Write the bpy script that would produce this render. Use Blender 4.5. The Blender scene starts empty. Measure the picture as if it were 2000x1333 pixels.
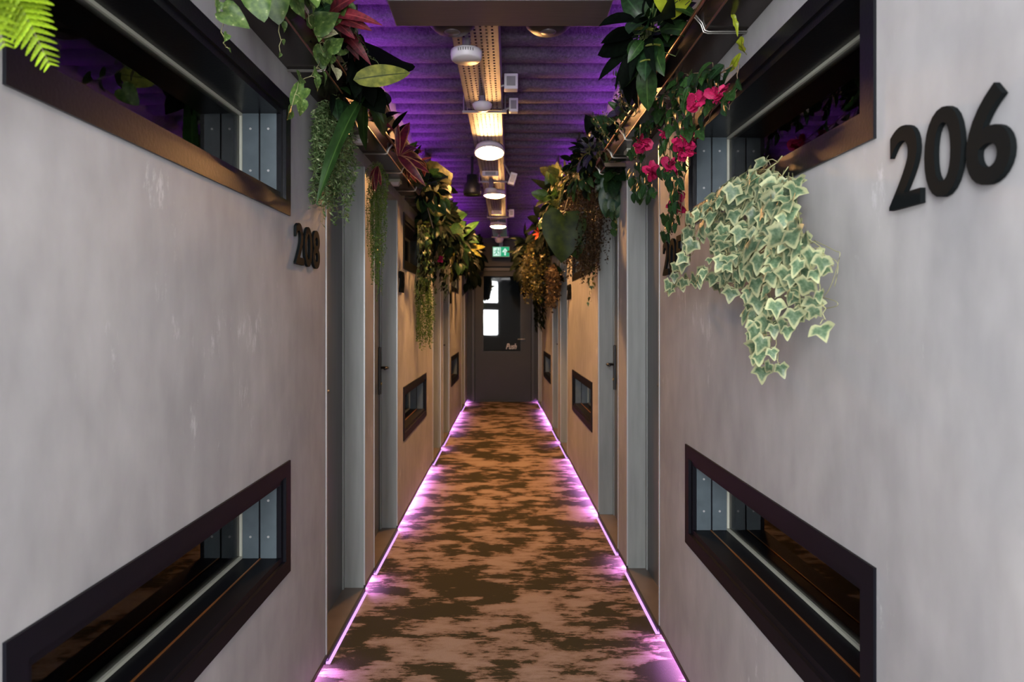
import bpy, math, random
from mathutils import Vector, Matrix
random.seed(7)
C = bpy.context.scene.collection
sc = bpy.context.scene
R = random.random
def U(a, b): return a + (b - a) * random.random()

# ------------------------------------------------------------------ camera, world, light, exposure
F = 1333.0; CX = 983.0; CY = 622.0; H = 1.40
cam = bpy.data.cameras.new('camera'); co = bpy.data.objects.new('camera', cam); C.objects.link(co)
co.location = (0, 0, H); co.rotation_euler = (math.radians(90), 0, 0)
cam.lens = 24.0; cam.sensor_width = 36.0
cam.shift_x = 0.0085; cam.shift_y = -0.02225
cam.clip_start = 0.05
cam.dof.use_dof = True; cam.dof.focus_distance = 2.3; cam.dof.aperture_fstop = 4.5
sc.camera = co
w = bpy.data.worlds.new('world'); sc.world = w; w.use_nodes = True
w.node_tree.nodes['Background'].inputs[0].default_value = (0.72, 0.85, 1.0, 1)
w.node_tree.nodes['Background'].inputs[1].default_value = 0.55

def area(name, loc, rot, sx, sy, energy, color, spread=180):
    l = bpy.data.lights.new(name, 'AREA'); l.shape = 'RECTANGLE'; l.size = sx; l.size_y = sy
    l.energy = energy; l.color = color; l.spread = math.radians(spread)
    o = bpy.data.objects.new(name, l); C.objects.link(o); o.location = loc; o.rotation_euler = rot
    return o
# daylight from the tall lobby windows behind the photographer, two panes high, left and right of a pillar
for nm_, xa, xb, za, zb in (('left_lower', -1.8, -.2, .79, 1.70), ('left_upper', -1.8, -.2, 1.97, 2.75), ('right_lower', .74, 2.1, .79, 1.70), ('right_upper', .74, 2.1, 1.97, 2.75)):
    area('lobby_window_' + nm_, ((xa + xb) / 2, -1.93, (za + zb) / 2), (math.radians(90), 0, 0), xb - xa, zb - za, 130 * (xb - xa) * (zb - za), (.97, .975, 1.0))
# rooflight over the camera end: added, unseen light for the near walls
area('near_fill', (0.0, .35, 2.72), (0, 0, 0), 1.0, 1.7, 20, (1.0, .97, .93))
sc.view_settings.view_transform = 'Standard'; sc.view_settings.look = 'None'
sc.view_settings.exposure = 0.0; sc.view_settings.gamma = 1.0; sc.view_settings.use_curve_mapping = False
sc.cycles.use_denoising = True
sc.cycles.max_bounces = 8; sc.cycles.diffuse_bounces = 4; sc.cycles.glossy_bounces = 4
sc.cycles.sample_clamp_indirect = 6.0

# ------------------------------------------------------------------ helpers
def WL(y): return 0.746 - 0.0119 * y
def WR(y): return 0.728 - 0.0133 * y
def W(side, y): return WL(y) if side < 0 else WR(y)
def X(side, y, off): return side * (W(side, y) + off)
def at(px, py, d): return Vector(((px - CX) / F * d, d, H + (CY - py) / F * d))
def pw(side, px, py, out):
    """point seen at px,py standing `out` metres in front of a side wall"""
    a, b = (0.746, 0.0119) if side < 0 else (0.728, 0.0133)
    y = F * (a - out) / (max(abs(px - CX), 8) + F * b)
    return at(px, py, y)

def tag(o, label=None, cat=None, group=None, kind=None):
    if label: o['label'] = label
    if cat: o['category'] = cat
    if group: o['group'] = group
    if kind: o['kind'] = kind
    return o
def empty(name, loc=(0, 0, 0)):
    o = bpy.data.objects.new(name, None); C.objects.link(o); o.location = loc; o.empty_display_size = .05
    return o
def thing(name, label, cat, loc=(0, 0, 0), group=None):
    return tag(empty(name, loc), label, cat, group)
def child(o, parent):
    o.parent = parent
    return o
def offset_of(o):
    v = Vector((0, 0, 0))
    while o is not None:
        v += o.location; o = o.parent
    return v

class MB:
    def __init__(s): s.v = []; s.f = []; s.uv = {}; s.m = []
    def add(s, vs, fs, uvs=None, mi=0):
        b = len(s.v); s.v += [tuple(v) for v in vs]
        for k, f in enumerate(fs):
            s.f.append(tuple(b + i for i in f)); s.m.append(mi)
        if uvs:
            for i, u in enumerate(uvs): s.uv[b + i] = u
    def hexa(s, p, mi=0):   # 8 corners: bottom 4 ccw, top 4
        s.add(p, [(0, 3, 2, 1), (4, 5, 6, 7), (0, 1, 5, 4), (1, 2, 6, 5), (2, 3, 7, 6), (3, 0, 4, 7)], mi=mi)
    def box(s, x0, x1, y0, y1, z0, z1, mi=0):
        s.hexa([(x0, y0, z0), (x1, y0, z0), (x1, y1, z0), (x0, y1, z0),
                (x0, y0, z1), (x1, y0, z1), (x1, y1, z1), (x0, y1, z1)], mi)
    def wbox(s, side, y0, y1, o0, o1, z0, z1, mi=0):
        """box that follows a side wall; o is metres behind the wall face (negative: into the corridor)"""
        p = [(X(side, y0, o0), y0), (X(side, y0, o1), y0), (X(side, y1, o1), y1), (X(side, y1, o0), y1)]
        if side < 0: p = p[::-1]
        s.hexa([(a, b, z0) for a, b in p] + [(a, b, z1) for a, b in p], mi)
    def tube(s, pts, r, n=6, r1=None, mi=0, cap=True):
        pts = [Vector(p) for p in pts]; rings = []
        up = Vector((0, 0, 1)); base = len(s.v)
        vs = []; fs = []
        for i, p in enumerate(pts):
            d = (pts[min(i + 1, len(pts) - 1)] - pts[max(i - 1, 0)])
            if d.length < 1e-9: d = Vector((0, 0, 1))
            d.normalize()
            a = d.cross(up if abs(d.dot(up)) < .95 else Vector((1, 0, 0))).normalized(); b = d.cross(a)
            rr = r if r1 is None else r + (r1 - r) * i / max(1, len(pts) - 1)
            for k in range(n):
                t = 2 * math.pi * k / n
                vs.append(p + a * math.cos(t) * rr + b * math.sin(t) * rr)
        for i in range(len(pts) - 1):
            for k in range(n):
                k2 = (k + 1) % n
                fs.append((i * n + k, i * n + k2, (i + 1) * n + k2, (i + 1) * n + k))
        if cap:
            fs.append(tuple(range(n))[::-1]); fs.append(tuple((len(pts) - 1) * n + k for k in range(n)))
        s.add(vs, fs, mi=mi)
    def lathe(s, prof, n=32, c=(0, 0, 0), mi=0):
        """prof: list of (r, z); spun round z"""
        vs = []; fs = []
        for r, z in prof:
            for k in range(n):
                t = 2 * math.pi * k / n
                vs.append((c[0] + r * math.cos(t), c[1] + r * math.sin(t), c[2] + z))
        for i in range(len(prof) - 1):
            for k in range(n):
                k2 = (k + 1) % n
                fs.append((i * n + k, i * n + k2, (i + 1) * n + k2, (i + 1) * n + k))
        fs.append(tuple(range(n))[::-1]); fs.append(tuple((len(prof) - 1) * n + k for k in range(n)))
        s.add(vs, fs, mi=mi)
    def mesh(s, name, mats, smooth=False):
        me = bpy.data.meshes.new(name); me.from_pydata(s.v, [], s.f)
        if not isinstance(mats, (list, tuple)): mats = [mats]
        for m in mats: me.materials.append(m)
        for p, mi in zip(me.polygons, s.m):
            p.material_index = mi; p.use_smooth = smooth
        if s.uv:
            ul = me.uv_layers.new(name='UVMap')
            for l in me.loops: ul.data[l.index].uv = s.uv.get(l.vertex_index, (0, 0))
        me.update()
        return me
    def build(s, name, mats, parent=None, smooth=False, kind=None, bevel=0):
        """vertices are given in world space; parents are only ever translated"""
        off = offset_of(parent) if parent else Vector((0, 0, 0))
        if off.length: s.v = [(a - off.x, b - off.y, c - off.z) for a, b, c in s.v]
        o = bpy.data.objects.new(name, s.mesh(name, mats, smooth)); C.objects.link(o)
        if parent: o.parent = parent
        if kind: o['kind'] = kind
        if bevel:
            md = o.modifiers.new('bevel', 'BEVEL'); md.width = bevel; md.segments = 2; md.limit_method = 'ANGLE'
        return o

# ------------------------------------------------------------------ materials
def nodes(name):
    m = bpy.data.materials.new(name); m.use_nodes = True
    nt = m.node_tree; return m, nt, nt.nodes['Principled BSDF']
def mat(name, col, rough=.5, metal=0., spec=None, noise=0., nscale=8., bump=0., bscale=60., stretch=None, ior=None):
    m, nt, b = nodes(name)
    b.inputs['Base Color'].default_value = (*col, 1); b.inputs['Roughness'].default_value = rough
    b.inputs['Metallic'].default_value = metal
    if ior: b.inputs['IOR'].default_value = ior
    if spec is not None: b.inputs['Specular IOR Level'].default_value = spec
    tc = nt.nodes.new('ShaderNodeTexCoord'); src = tc.outputs['Object']
    if stretch:
        mp = nt.nodes.new('ShaderNodeMapping'); mp.inputs['Scale'].default_value = stretch
        nt.links.new(src, mp.inputs[0]); src = mp.outputs[0]
    if noise:
        n = nt.nodes.new('ShaderNodeTexNoise'); n.inputs['Scale'].default_value = nscale; n.inputs['Detail'].default_value = 6
        nt.links.new(src, n.inputs[0])
        r = nt.nodes.new('ShaderNodeValToRGB')
        r.color_ramp.elements[0].position = .3; r.color_ramp.elements[1].position = .7
        r.color_ramp.elements[0].color = (*[c * (1 - noise) for c in col], 1)
        r.color_ramp.elements[1].color = (*[min(1, c * (1 + noise)) for c in col], 1)
        nt.links.new(n.outputs[0], r.inputs[0]); nt.links.new(r.outputs[0], b.inputs['Base Color'])
    if bump:
        n2 = nt.nodes.new('ShaderNodeTexNoise'); n2.inputs['Scale'].default_value = bscale; n2.inputs['Detail'].default_value = 4
        nt.links.new(src, n2.inputs[0])
        bp = nt.nodes.new('ShaderNodeBump'); bp.inputs['Strength'].default_value = bump; bp.inputs['Distance'].default_value = .01
        nt.links.new(n2.outputs[0], bp.inputs['Height']); nt.links.new(bp.outputs[0], b.inputs['Normal'])
    return m
def emit(name, col, s):
    m = bpy.data.materials.new(name); m.use_nodes = True; nt = m.node_tree
    nt.nodes.remove(nt.nodes['Principled BSDF']); e = nt.nodes.new('ShaderNodeEmission')
    e.inputs[0].default_value = (*col, 1); e.inputs[1].default_value = s
    nt.links.new(e.outputs[0], nt.nodes['Material Output'].inputs[0]); return m

def wall_material():
    m, nt, b = nodes('painted_plaster'); L = nt.links
    tc = nt.nodes.new('ShaderNodeTexCoord')
    n = nt.nodes.new('ShaderNodeTexNoise'); n.inputs['Scale'].default_value = 1.7; n.inputs['Detail'].default_value = 5; n.inputs['Distortion'].default_value = .6
    r = nt.nodes.new('ShaderNodeValToRGB')
    r.color_ramp.elements[0].position = .32; r.color_ramp.elements[0].color = (.275, .277, .285, 1)
    r.color_ramp.elements[1].position = .66; r.color_ramp.elements[1].color = (.385, .38, .38, 1)
    L.new(tc.outputs['Object'], n.inputs[0]); L.new(n.outputs[0], r.inputs[0])
    n2 = nt.nodes.new('ShaderNodeTexNoise'); n2.inputs['Scale'].default_value = 14; n2.inputs['Detail'].default_value = 8
    mp = nt.nodes.new('ShaderNodeMapping'); mp.inputs['Scale'].default_value = (1, 1, .45)
    L.new(tc.outputs['Object'], mp.inputs[0]); L.new(mp.outputs[0], n2.inputs[0])
    mx = nt.nodes.new('ShaderNodeMixRGB'); mx.blend_type = 'OVERLAY'; mx.inputs[0].default_value = .22
    L.new(r.outputs[0], mx.inputs[1]); L.new(n2.outputs[0], mx.inputs[2])
    # pale scuffs in vertical streaks
    n3 = nt.nodes.new('ShaderNodeTexNoise'); n3.inputs['Scale'].default_value = 26; n3.inputs['Detail'].default_value = 10; n3.inputs['Roughness'].default_value = .75
    mp3 = nt.nodes.new('ShaderNodeMapping'); mp3.inputs['Scale'].default_value = (1, 1, .35)
    L.new(tc.outputs['Object'], mp3.inputs[0]); L.new(mp3.outputs[0], n3.inputs[0])
    n4 = nt.nodes.new('ShaderNodeTexNoise'); n4.inputs['Scale'].default_value = 3.2; n4.inputs['Detail'].default_value = 2
    L.new(tc.outputs['Object'], n4.inputs[0])
    mu = nt.nodes.new('ShaderNodeMath'); mu.operation = 'MULTIPLY'; L.new(n3.outputs[0], mu.inputs[0]); L.new(n4.outputs[0], mu.inputs[1])
    r3 = nt.nodes.new('ShaderNodeValToRGB'); r3.color_ramp.elements[0].position = .36; r3.color_ramp.elements[1].position = .44
    L.new(mu.outputs[0], r3.inputs[0])
    mx2 = nt.nodes.new('ShaderNodeMixRGB'); L.new(r3.outputs[0], mx2.inputs[0])
    mx2.inputs[2].default_value = (.50, .50, .51, 1)
    L.new(mx.outputs[0], mx2.inputs[1])
    L.new(mx2.outputs[0], b.inputs['Base Color']); b.inputs['Roughness'].default_value = .62
    bp = nt.nodes.new('ShaderNodeBump'); bp.inputs['Strength'].default_value = .25; bp.inputs['Distance'].default_value = .006
    n5 = nt.nodes.new('ShaderNodeTexNoise'); n5.inputs['Scale'].default_value = 9; n5.inputs['Detail'].default_value = 9
    L.new(mp.outputs[0], n5.inputs[0]); L.new(n5.outputs[0], bp.inputs['Height']); L.new(bp.outputs[0], b.inputs['Normal'])
    return m
def carpet_material():
    m, nt, b = nodes('distressed_carpet'); L = nt.links
    tc = nt.nodes.new('ShaderNodeTexCoord')
    def noise(scale, sx, sy, detail, rough, dist=0.0):
        mp = nt.nodes.new('ShaderNodeMapping'); mp.inputs['Scale'].default_value = (sx, sy, 1); L.new(tc.outputs['Object'], mp.inputs[0])
        n = nt.nodes.new('ShaderNodeTexNoise'); n.inputs['Scale'].default_value = scale; n.inputs['Detail'].default_value = detail
        n.inputs['Roughness'].default_value = rough; n.inputs['Distortion'].default_value = dist; L.new(mp.outputs[0], n.inputs[0]); return n.outputs[0], mp
    def mad(a, k, c):
        x = nt.nodes.new('ShaderNodeMath'); x.operation = 'MULTIPLY_ADD'; L.new(a, x.inputs[0]); x.inputs[1].default_value = k
        if isinstance(c, float): x.inputs[2].default_value = c
        else: L.new(c, x.inputs[2])
        return x.outputs[0]
    big, _ = noise(1.9, 1, 1.25, 3, .55, .2)
    med, _ = noise(7.5, .8, 1.7, 8, .72, .15)
    fine, _ = noise(26, .35, 2.2, 6, .7)
    # rounded blotches
    mp = nt.nodes.new('ShaderNodeMapping'); mp.inputs['Scale'].default_value = (.8, 1.2, 1); L.new(tc.outputs['Object'], mp.inputs[0])
    vo = nt.nodes.new('ShaderNodeTexVoronoi'); vo.feature = 'SMOOTH_F1'; vo.inputs['Scale'].default_value = 8.5; L.new(mp.outputs[0], vo.inputs[0])
    f = mad(med, .85, mad(big, .75, mad(fine, .38, mad(vo.outputs['Distance'], -.34, 0.0))))
    r = nt.nodes.new('ShaderNodeValToRGB'); e = r.color_ramp.elements
    e[0].position = .808; e[0].color = (.038, .032, .016, 1)
    e[1].position = .868; e[1].color = (.225, .155, .115, 1)
    k = e.new(.828); k.color = (.085, .060, .030, 1)
    k = e.new(.848); k.color = (.16, .10, .068, 1)
    k = e.new(.99); k.color = (.30, .225, .18, 1)
    L.new(f, r.inputs[0])
    wv, _ = noise(300, 1, 1, 1, .5)
    mx = nt.nodes.new('ShaderNodeMixRGB'); mx.blend_type = 'OVERLAY'; mx.inputs[0].default_value = .3
    L.new(r.outputs[0], mx.inputs[1]); L.new(wv, mx.inputs[2])
    L.new(mx.outputs[0], b.inputs['Base Color']); b.inputs['Roughness'].default_value = .95
    b.inputs['Specular IOR Level'].default_value = .15
    bp = nt.nodes.new('ShaderNodeBump'); bp.inputs['Strength'].default_value = .4; bp.inputs['Distance'].default_value = .004
    L.new(wv, bp.inputs['Height']); L.new(bp.outputs[0], b.inputs['Normal'])
    return m
def leaf_mat(name, base, rim=None, vein=None, rimpos=.8, patch=None, pscale=9., dark=None, rough=.42, trans=.25, spec=.32):
    """uv.x = distance from midrib / centre to the margin, uv.y = along the leaf"""
    m, nt, b = nodes(name); L = nt.links
    tc = nt.nodes.new('ShaderNodeTexCoord'); sp = nt.nodes.new('ShaderNodeSeparateXYZ'); L.new(tc.outputs['UV'], sp.inputs[0])
    n = nt.nodes.new('ShaderNodeTexNoise'); n.inputs['Scale'].default_value = pscale; n.inputs['Detail'].default_value = 3
    L.new(tc.outputs['Object'], n.inputs[0])
    oi = nt.nodes.new('ShaderNodeObjectInfo')
    r0 = nt.nodes.new('ShaderNodeValToRGB'); e = r0.color_ramp.elements
    d = dark or tuple(c * .55 for c in base)
    e[0].position = .38; e[0].color = (*d, 1); e[1].position = .62; e[1].color = (*base, 1)
    if patch: k = e.new(.72); k.color = (*patch, 1)
    L.new(n.outputs[0], r0.inputs[0]); cur = r0.outputs[0]
    ad = nt.nodes.new('ShaderNodeMath'); ad.operation = 'MULTIPLY_ADD'; ad.inputs[1].default_value = .35
    L.new(n.outputs[0], ad.inputs[0]); L.new(sp.outputs[0], ad.inputs[2])
    if rim:
        rr = nt.nodes.new('ShaderNodeValToRGB'); rr.color_ramp.elements[0].position = rimpos + .12; rr.color_ramp.elements[1].position = rimpos + .32
        L.new(ad.outputs[0], rr.inputs[0])
        mx = nt.nodes.new('ShaderNodeMixRGB'); L.new(rr.outputs[0], mx.inputs[0]); L.new(cur, mx.inputs[1]); mx.inputs[2].default_value = (*rim, 1)
        cur = mx.outputs[0]
    if vein:
        rv = nt.nodes.new('ShaderNodeValToRGB'); rv.color_ramp.elements[0].position = .03; rv.color_ramp.elements[1].position = .10
        L.new(sp.outputs[0], rv.inputs[0])
        mx = nt.nodes.new('ShaderNodeMixRGB'); L.new(rv.outputs[0], mx.inputs[0]); mx.inputs[1].default_value = (*vein, 1); L.new(cur, mx.inputs[2])
        cur = mx.outputs[0]
    hs = nt.nodes.new('ShaderNodeHueSaturation')
    mr = nt.nodes.new('ShaderNodeMapRange'); mr.inputs[3].default_value = .55; mr.inputs[4].default_value = 1.25
    L.new(oi.outputs['Random'], mr.inputs[0]); L.new(mr.outputs[0], hs.inputs['Value']); L.new(cur, hs.inputs['Color'])
    L.new(hs.outputs[0], b.inputs['Base Color']); b.inputs['Roughness'].default_value = rough
    b.inputs['Specular IOR Level'].default_value = spec
    if trans:
        tr = nt.nodes.new('ShaderNodeBsdfTranslucent'); L.new(hs.outputs[0], tr.inputs[0])
        ms = nt.nodes.new('ShaderNodeMixShader'); ms.inputs[0].default_value = trans
        L.new(b.outputs[0], ms.inputs[1]); L.new(tr.outputs[0], ms.inputs[2])
        L.new(ms.outputs[0], nt.nodes['Material Output'].inputs[0])
    return m

M = {}
M['wall'] = wall_material(); M['carpet'] = carpet_material()
M['black'] = mat('black_frame', (.005, .0056, .008), .29, spec=.26, bump=.05, bscale=120)
M['blacklow'] = mat('low_black_frame', (.005, .0052, .008), .45, spec=.10)  # same black frame as above, reflections cut to darken the lower windows
M['blackrough'] = mat('black_plastic', (.012, .013, .014), .45)
M['digit'] = mat('black_acrylic', (.006, .0075, .008), .6, spec=.03)
M['jamb'] = mat('blue_grey_board', (.075, .10, .115), .38, noise=.12, nscale=20)
M['board'] = mat('grey_board', (.23, .245, .235), .42, noise=.10, nscale=6, stretch=(6, 6, .6))
M['door'] = mat('grey_door', (.085, .09, .092), .42, noise=.12, nscale=5, stretch=(6, 6, .5))
M['alu'] = mat('aluminium_trim', (.46, .47, .47), .35, .35)
M['sill'] = mat('taupe_threshold', (.13, .10, .08), .3, noise=.15, nscale=9)
M['ring'] = mat('pale_bead', (.42, .43, .36), .5)
M['pane'] = mat('smoked_glass', (.003, .0035, .004), .03, ior=1.52)
M['copper'] = mat('warm_glint', (.55, .24, .08), .35, .8)  # orange colour paints the lamp's reflection along the window joint
M['trough'] = mat('bronze_sheet', (.045, .034, .032), .22, .75)
M['rail'] = mat('copper_rail', (.34, .19, .17), .28, .9)
M['steel'] = mat('steel_wire', (.50, .50, .46), .35, .8)
M['ceil'] = mat('sprayed_foam', (.095, .085, .10), .95, noise=.35, nscale=70, bump=.9, bscale=90)
M['galv'] = mat('galvanised', (.27, .255, .27), .42, .4, noise=.1, nscale=20)
M['white'] = mat('white_plastic', (.62, .60, .62), .4)
M['unit'] = mat('brushed_grey_metal', (.13, .125, .13), .38, .6, noise=.1, nscale=6, stretch=(1, 20, 1))
M['endwall'] = mat('dark_grey_paint', (.015, .016, .018), .5, noise=.12, nscale=4)
M['endframe'] = mat('grey_paint', (.030, .030, .031), .42)
M['cord'] = mat('cable_grey', (.10, .10, .13), .5)
M['brass'] = mat('brass', (.55, .38, .14), .3, .9)
M['ledfloor'] = emit('violet_led', (.62, .24, 1.0), 330)
M['leddoor'] = emit('violet_led_thin', (.74, .36, .95), 1.5)
M['ledtop'] = emit('purple_led', (.46, .05, 1.0), 62)
M['lamp'] = emit('warm_lamp', (1.0, .49, .165), 540)
gm, nt, bs = nodes('clear_glass'); nt.nodes.remove(bs)
gl = nt.nodes.new('ShaderNodeBsdfGlossy'); gl.inputs['Roughness'].default_value = .02
tr = nt.nodes.new('ShaderNodeBsdfTransparent'); tr.inputs[0].default_value = (.85, .88, .88, 1)
fr = nt.nodes.new('ShaderNodeFresnel'); fr.inputs[0].default_value = 1.5; ms = nt.nodes.new('ShaderNodeMixShader')
nt.links.new(fr.outputs[0], ms.inputs[0]); nt.links.new(tr.outputs[0], ms.inputs[1]); nt.links.new(gl.outputs[0], ms.inputs[2])
nt.links.new(ms.outputs[0], nt.nodes['Material Output'].inputs[0])
M['clear'] = gm
M['backing'] = mat('matte_black', (.004, .004, .005), .9, ior=1.2)
M['stem'] = mat('green_stem', (.12, .16, .05), .6)
M['stembrown'] = mat('brown_stem', (.13, .085, .05), .6)
M['stempale'] = mat('pale_stem', (.30, .30, .14), .6)

# ------------------------------------------------------------------ setting
def struct(mb, name, m, **k):
    o = mb.build(name, m, **k); o['kind'] = 'structure'; return o
Y0, YE = -1.0, 11.45
ZC = H + 1.40
# floor
b = MB(); b.box(-1.2, 1.2, -4.0, 11.6, -.1, 0.0); struct(b, 'floor', M['carpet'])
# corrugated ceiling
b = MB(); pitch = .225
prof = []
y = Y0 - .3
while y < 11.6:
    # flat-bottomed ribs with soft shoulders, as rolled container sheet
    for a, d in ((0, 0), (.30, 0), (.35, .014), (.40, .054), (.44, .062), (.80, .064), (.86, .052), (.93, .012)):
        prof.append((y + a * pitch, ZC - d + .012))
    y += pitch
vs = []; fs = []
for (yy, zz) in prof: vs += [(-1.0, yy, zz), (1.0, yy, zz)]
n = len(prof)
for i in range(n - 1): fs.append((2 * i, 2 * i + 2, 2 * i + 3, 2 * i + 1))
for (yy, zz) in prof: vs += [(-1.0, yy, ZC + .1), (1.0, yy, ZC + .1)]
for i in range(n - 1): fs.append((2 * n + 2 * i, 2 * n + 2 * i + 1, 2 * n + 2 * i + 3, 2 * n + 2 * i + 2))
b.add(vs, fs); struct(b, 'ceiling', M['ceil'], smooth=True)

# panels (y0,y1), window openings, recesses
LP = [(Y0, 2.755), (3.466, 3.712), (4.455, 6.49), (7.20, 7.44), (8.17, 10.2), (10.9, YE)]
RP = [(Y0, 3.016), (3.737, 4.015), (4.764, 6.80), (7.50, 7.78), (8.50, 10.5), (11.2, YE)]
LW = [(1.0, 2.29), (4.70, 5.96), (8.42, 9.62)]
RW = [(1.30, 2.585), (5.06, 6.34), (8.77, 10.0)]
LOZ = (H - .848, H - .476); HIZ = (H + .343, H + .733)
OUT = .17
def wall_side(side, panels, wins, name):
    i = 0
    for (y0, y1) in panels:
        ww = [q for q in wins if q[0] > y0 and q[1] < y1]
        b = MB(); zb = .045
        if ww:
            a, c = ww[0]
            b.wbox(side, y0, a, 0, OUT, zb, ZC); b.wbox(side, c, y1, 0, OUT, zb, ZC)
            b.wbox(side, a, c, 0, OUT, zb, LOZ[0]); b.wbox(side, a, c, 0, OUT, LOZ[1], HIZ[0]); b.wbox(side, a, c, 0, OUT, HIZ[1], ZC)
        else: b.wbox(side, y0, y1, 0, OUT, zb, ZC)
        o = struct(b, name, M['wall'])
        # aluminium corner trims on the free ends (pieces of the wall)
        if y1 < YE - .01:
            t = MB(); t.wbox(side, y1 - .012, y1 + .002, -.003, .018, zb, 2.17); t.build('corner_trim', M['alu'], o)
        if y0 > 0:
            t = MB(); t.wbox(side, y0 - .002, y0 + .010, -.003, .018, zb, 2.17); t.build('corner_trim', M['alu'], o)
        k = MB(); k.wbox(side, y0, y1 + .004, -.005, .012, .030, .047); kk = k.build('plinth_edge', M['blackrough'], o)
    # headers over the door recesses, and the wall behind the gap
    for (p, q) in zip(panels[:-1], panels[1:]):
        b = MB(); b.wbox(side, p[1], q[0], 0, OUT, 2.17, ZC); struct(b, name, M['wall'])
    b = MB()
    for (y0, y1) in panels: b.wbox(side, y0, y1, .06, OUT, 0, .0449)
    for (p, q) in zip(panels[:-1], panels[1:]): b.wbox(side, p[1], q[0], .012, OUT, 0, .0195)
    struct(b, 'baseboard_' + ('left' if side < 0 else 'right'), M['blackrough'])
wall_side(-1, LP, LW, 'wall_left'); wall_side(1, RP, RW, 'wall_right')

# windows
wn = [0]
def window(side, y0, y1, z0, z1, upper):
    wn[0] += 1
    root = empty('window_%d' % wn[0], (X(side, (y0 + y1) / 2, 0), (y0 + y1) / 2, z0)); root['kind'] = 'structure'
    fl = .047; st = .020
    def ring(o0, o1, i0, i1, m, name):
        b = MB()
        b.wbox(side, y0 + i0, y1 - i0, o0, o1, z0 + i0, z0 + i1)
        b.wbox(side, y0 + i0, y1 - i0, o0, o1, z1 - i1, z1 - i0)
        b.wbox(side, y0 + i0, y0 + i1, o0, o1, z0 + i1, z1 - i1)
        b.wbox(side, y1 - i1, y1 - i0, o0, o1, z0 + i1, z1 - i1)
        return b.build(name, m, root)
    ring(-.006, .020, 0, fl, M['black'] if upper else M['blacklow'], 'window_frame')
    ring(.004, .150, fl - .002, fl + st, M['black'] if upper else M['blacklow'], 'inner_frame')
    i = fl + st
    # boards lining the two jambs, with a gap
    for yy0, yy1 in ((y1 - i - .004, y1 - i + .001), (y0 + i - .001, y0 + i + .004)):
        for (o0, o1) in ((.018, .070), (.076, .128)):
            b = MB(); b.wbox(side, yy0, yy1, o0, o1, z0 + i, z1 - i); jb = b.build('jamb_board', M['jamb'], root)
            if y1 < 3:
                for zz in (z0 + i + .07, z1 - i - .05):
                    s = MB(); yc = yy0 - .001 if yy0 > (y0 + y1) / 2 else yy1 + .001
                    s.lathe([(.004, -.001), (.004, .001)], 10)
                    cx = X(side, yc, (o0 + o1) / 2)
                    s.v = [(a + cx, c + yc, bb + zz) for a, bb, c in s.v]
                    s.build('screw', M['alu'], jb)
    # pale glazing bead and the glass over a black backing
    j = i - .002
    b = MB(); o0, o1 = .128, .144
    b.wbox(side, y0 + j, y1 - j, o0, o1, z0 + j, z0 + j + .011); b.wbox(side, y0 + j, y1 - j, o0, o1, z1 - j - .011, z1 - j)
    b.wbox(side, y0 + j, y0 + j + .012, o0, o1, z0 + j, z1 - j); b.wbox(side, y1 - j - .012, y1 - j, o0, o1, z0 + j, z1 - j)
    b.build('glazing_bead', M['ring'], root)
    b = MB(); b.wbox(side, y0 + j, y1 - j, .136, .140, z0 + j, z1 - j); b.build('pane', M['clear'], root)
    b = MB(); b.wbox(side, y0 + j, y1 - j, .142, .150, z0 + j, z1 - j); b.build('black_backing', M['backing'], root)  # matte black sheet closing the opening behind the pane
    if not upper:
        b = MB(); b.wbox(side, y0 + i + .01, y1 - i - .01, .066, .070, z0 + i, z0 + i + .003); b.build('joint_glint', M['copper'], root)  # bead coloured as the warm lamp glint in the joint
for s, ws in ((-1, LW), (1, RW)):
    for (a, c) in ws:
        window(s, a, c, *LOZ, False); window(s, a, c, *HIZ, True)

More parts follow.
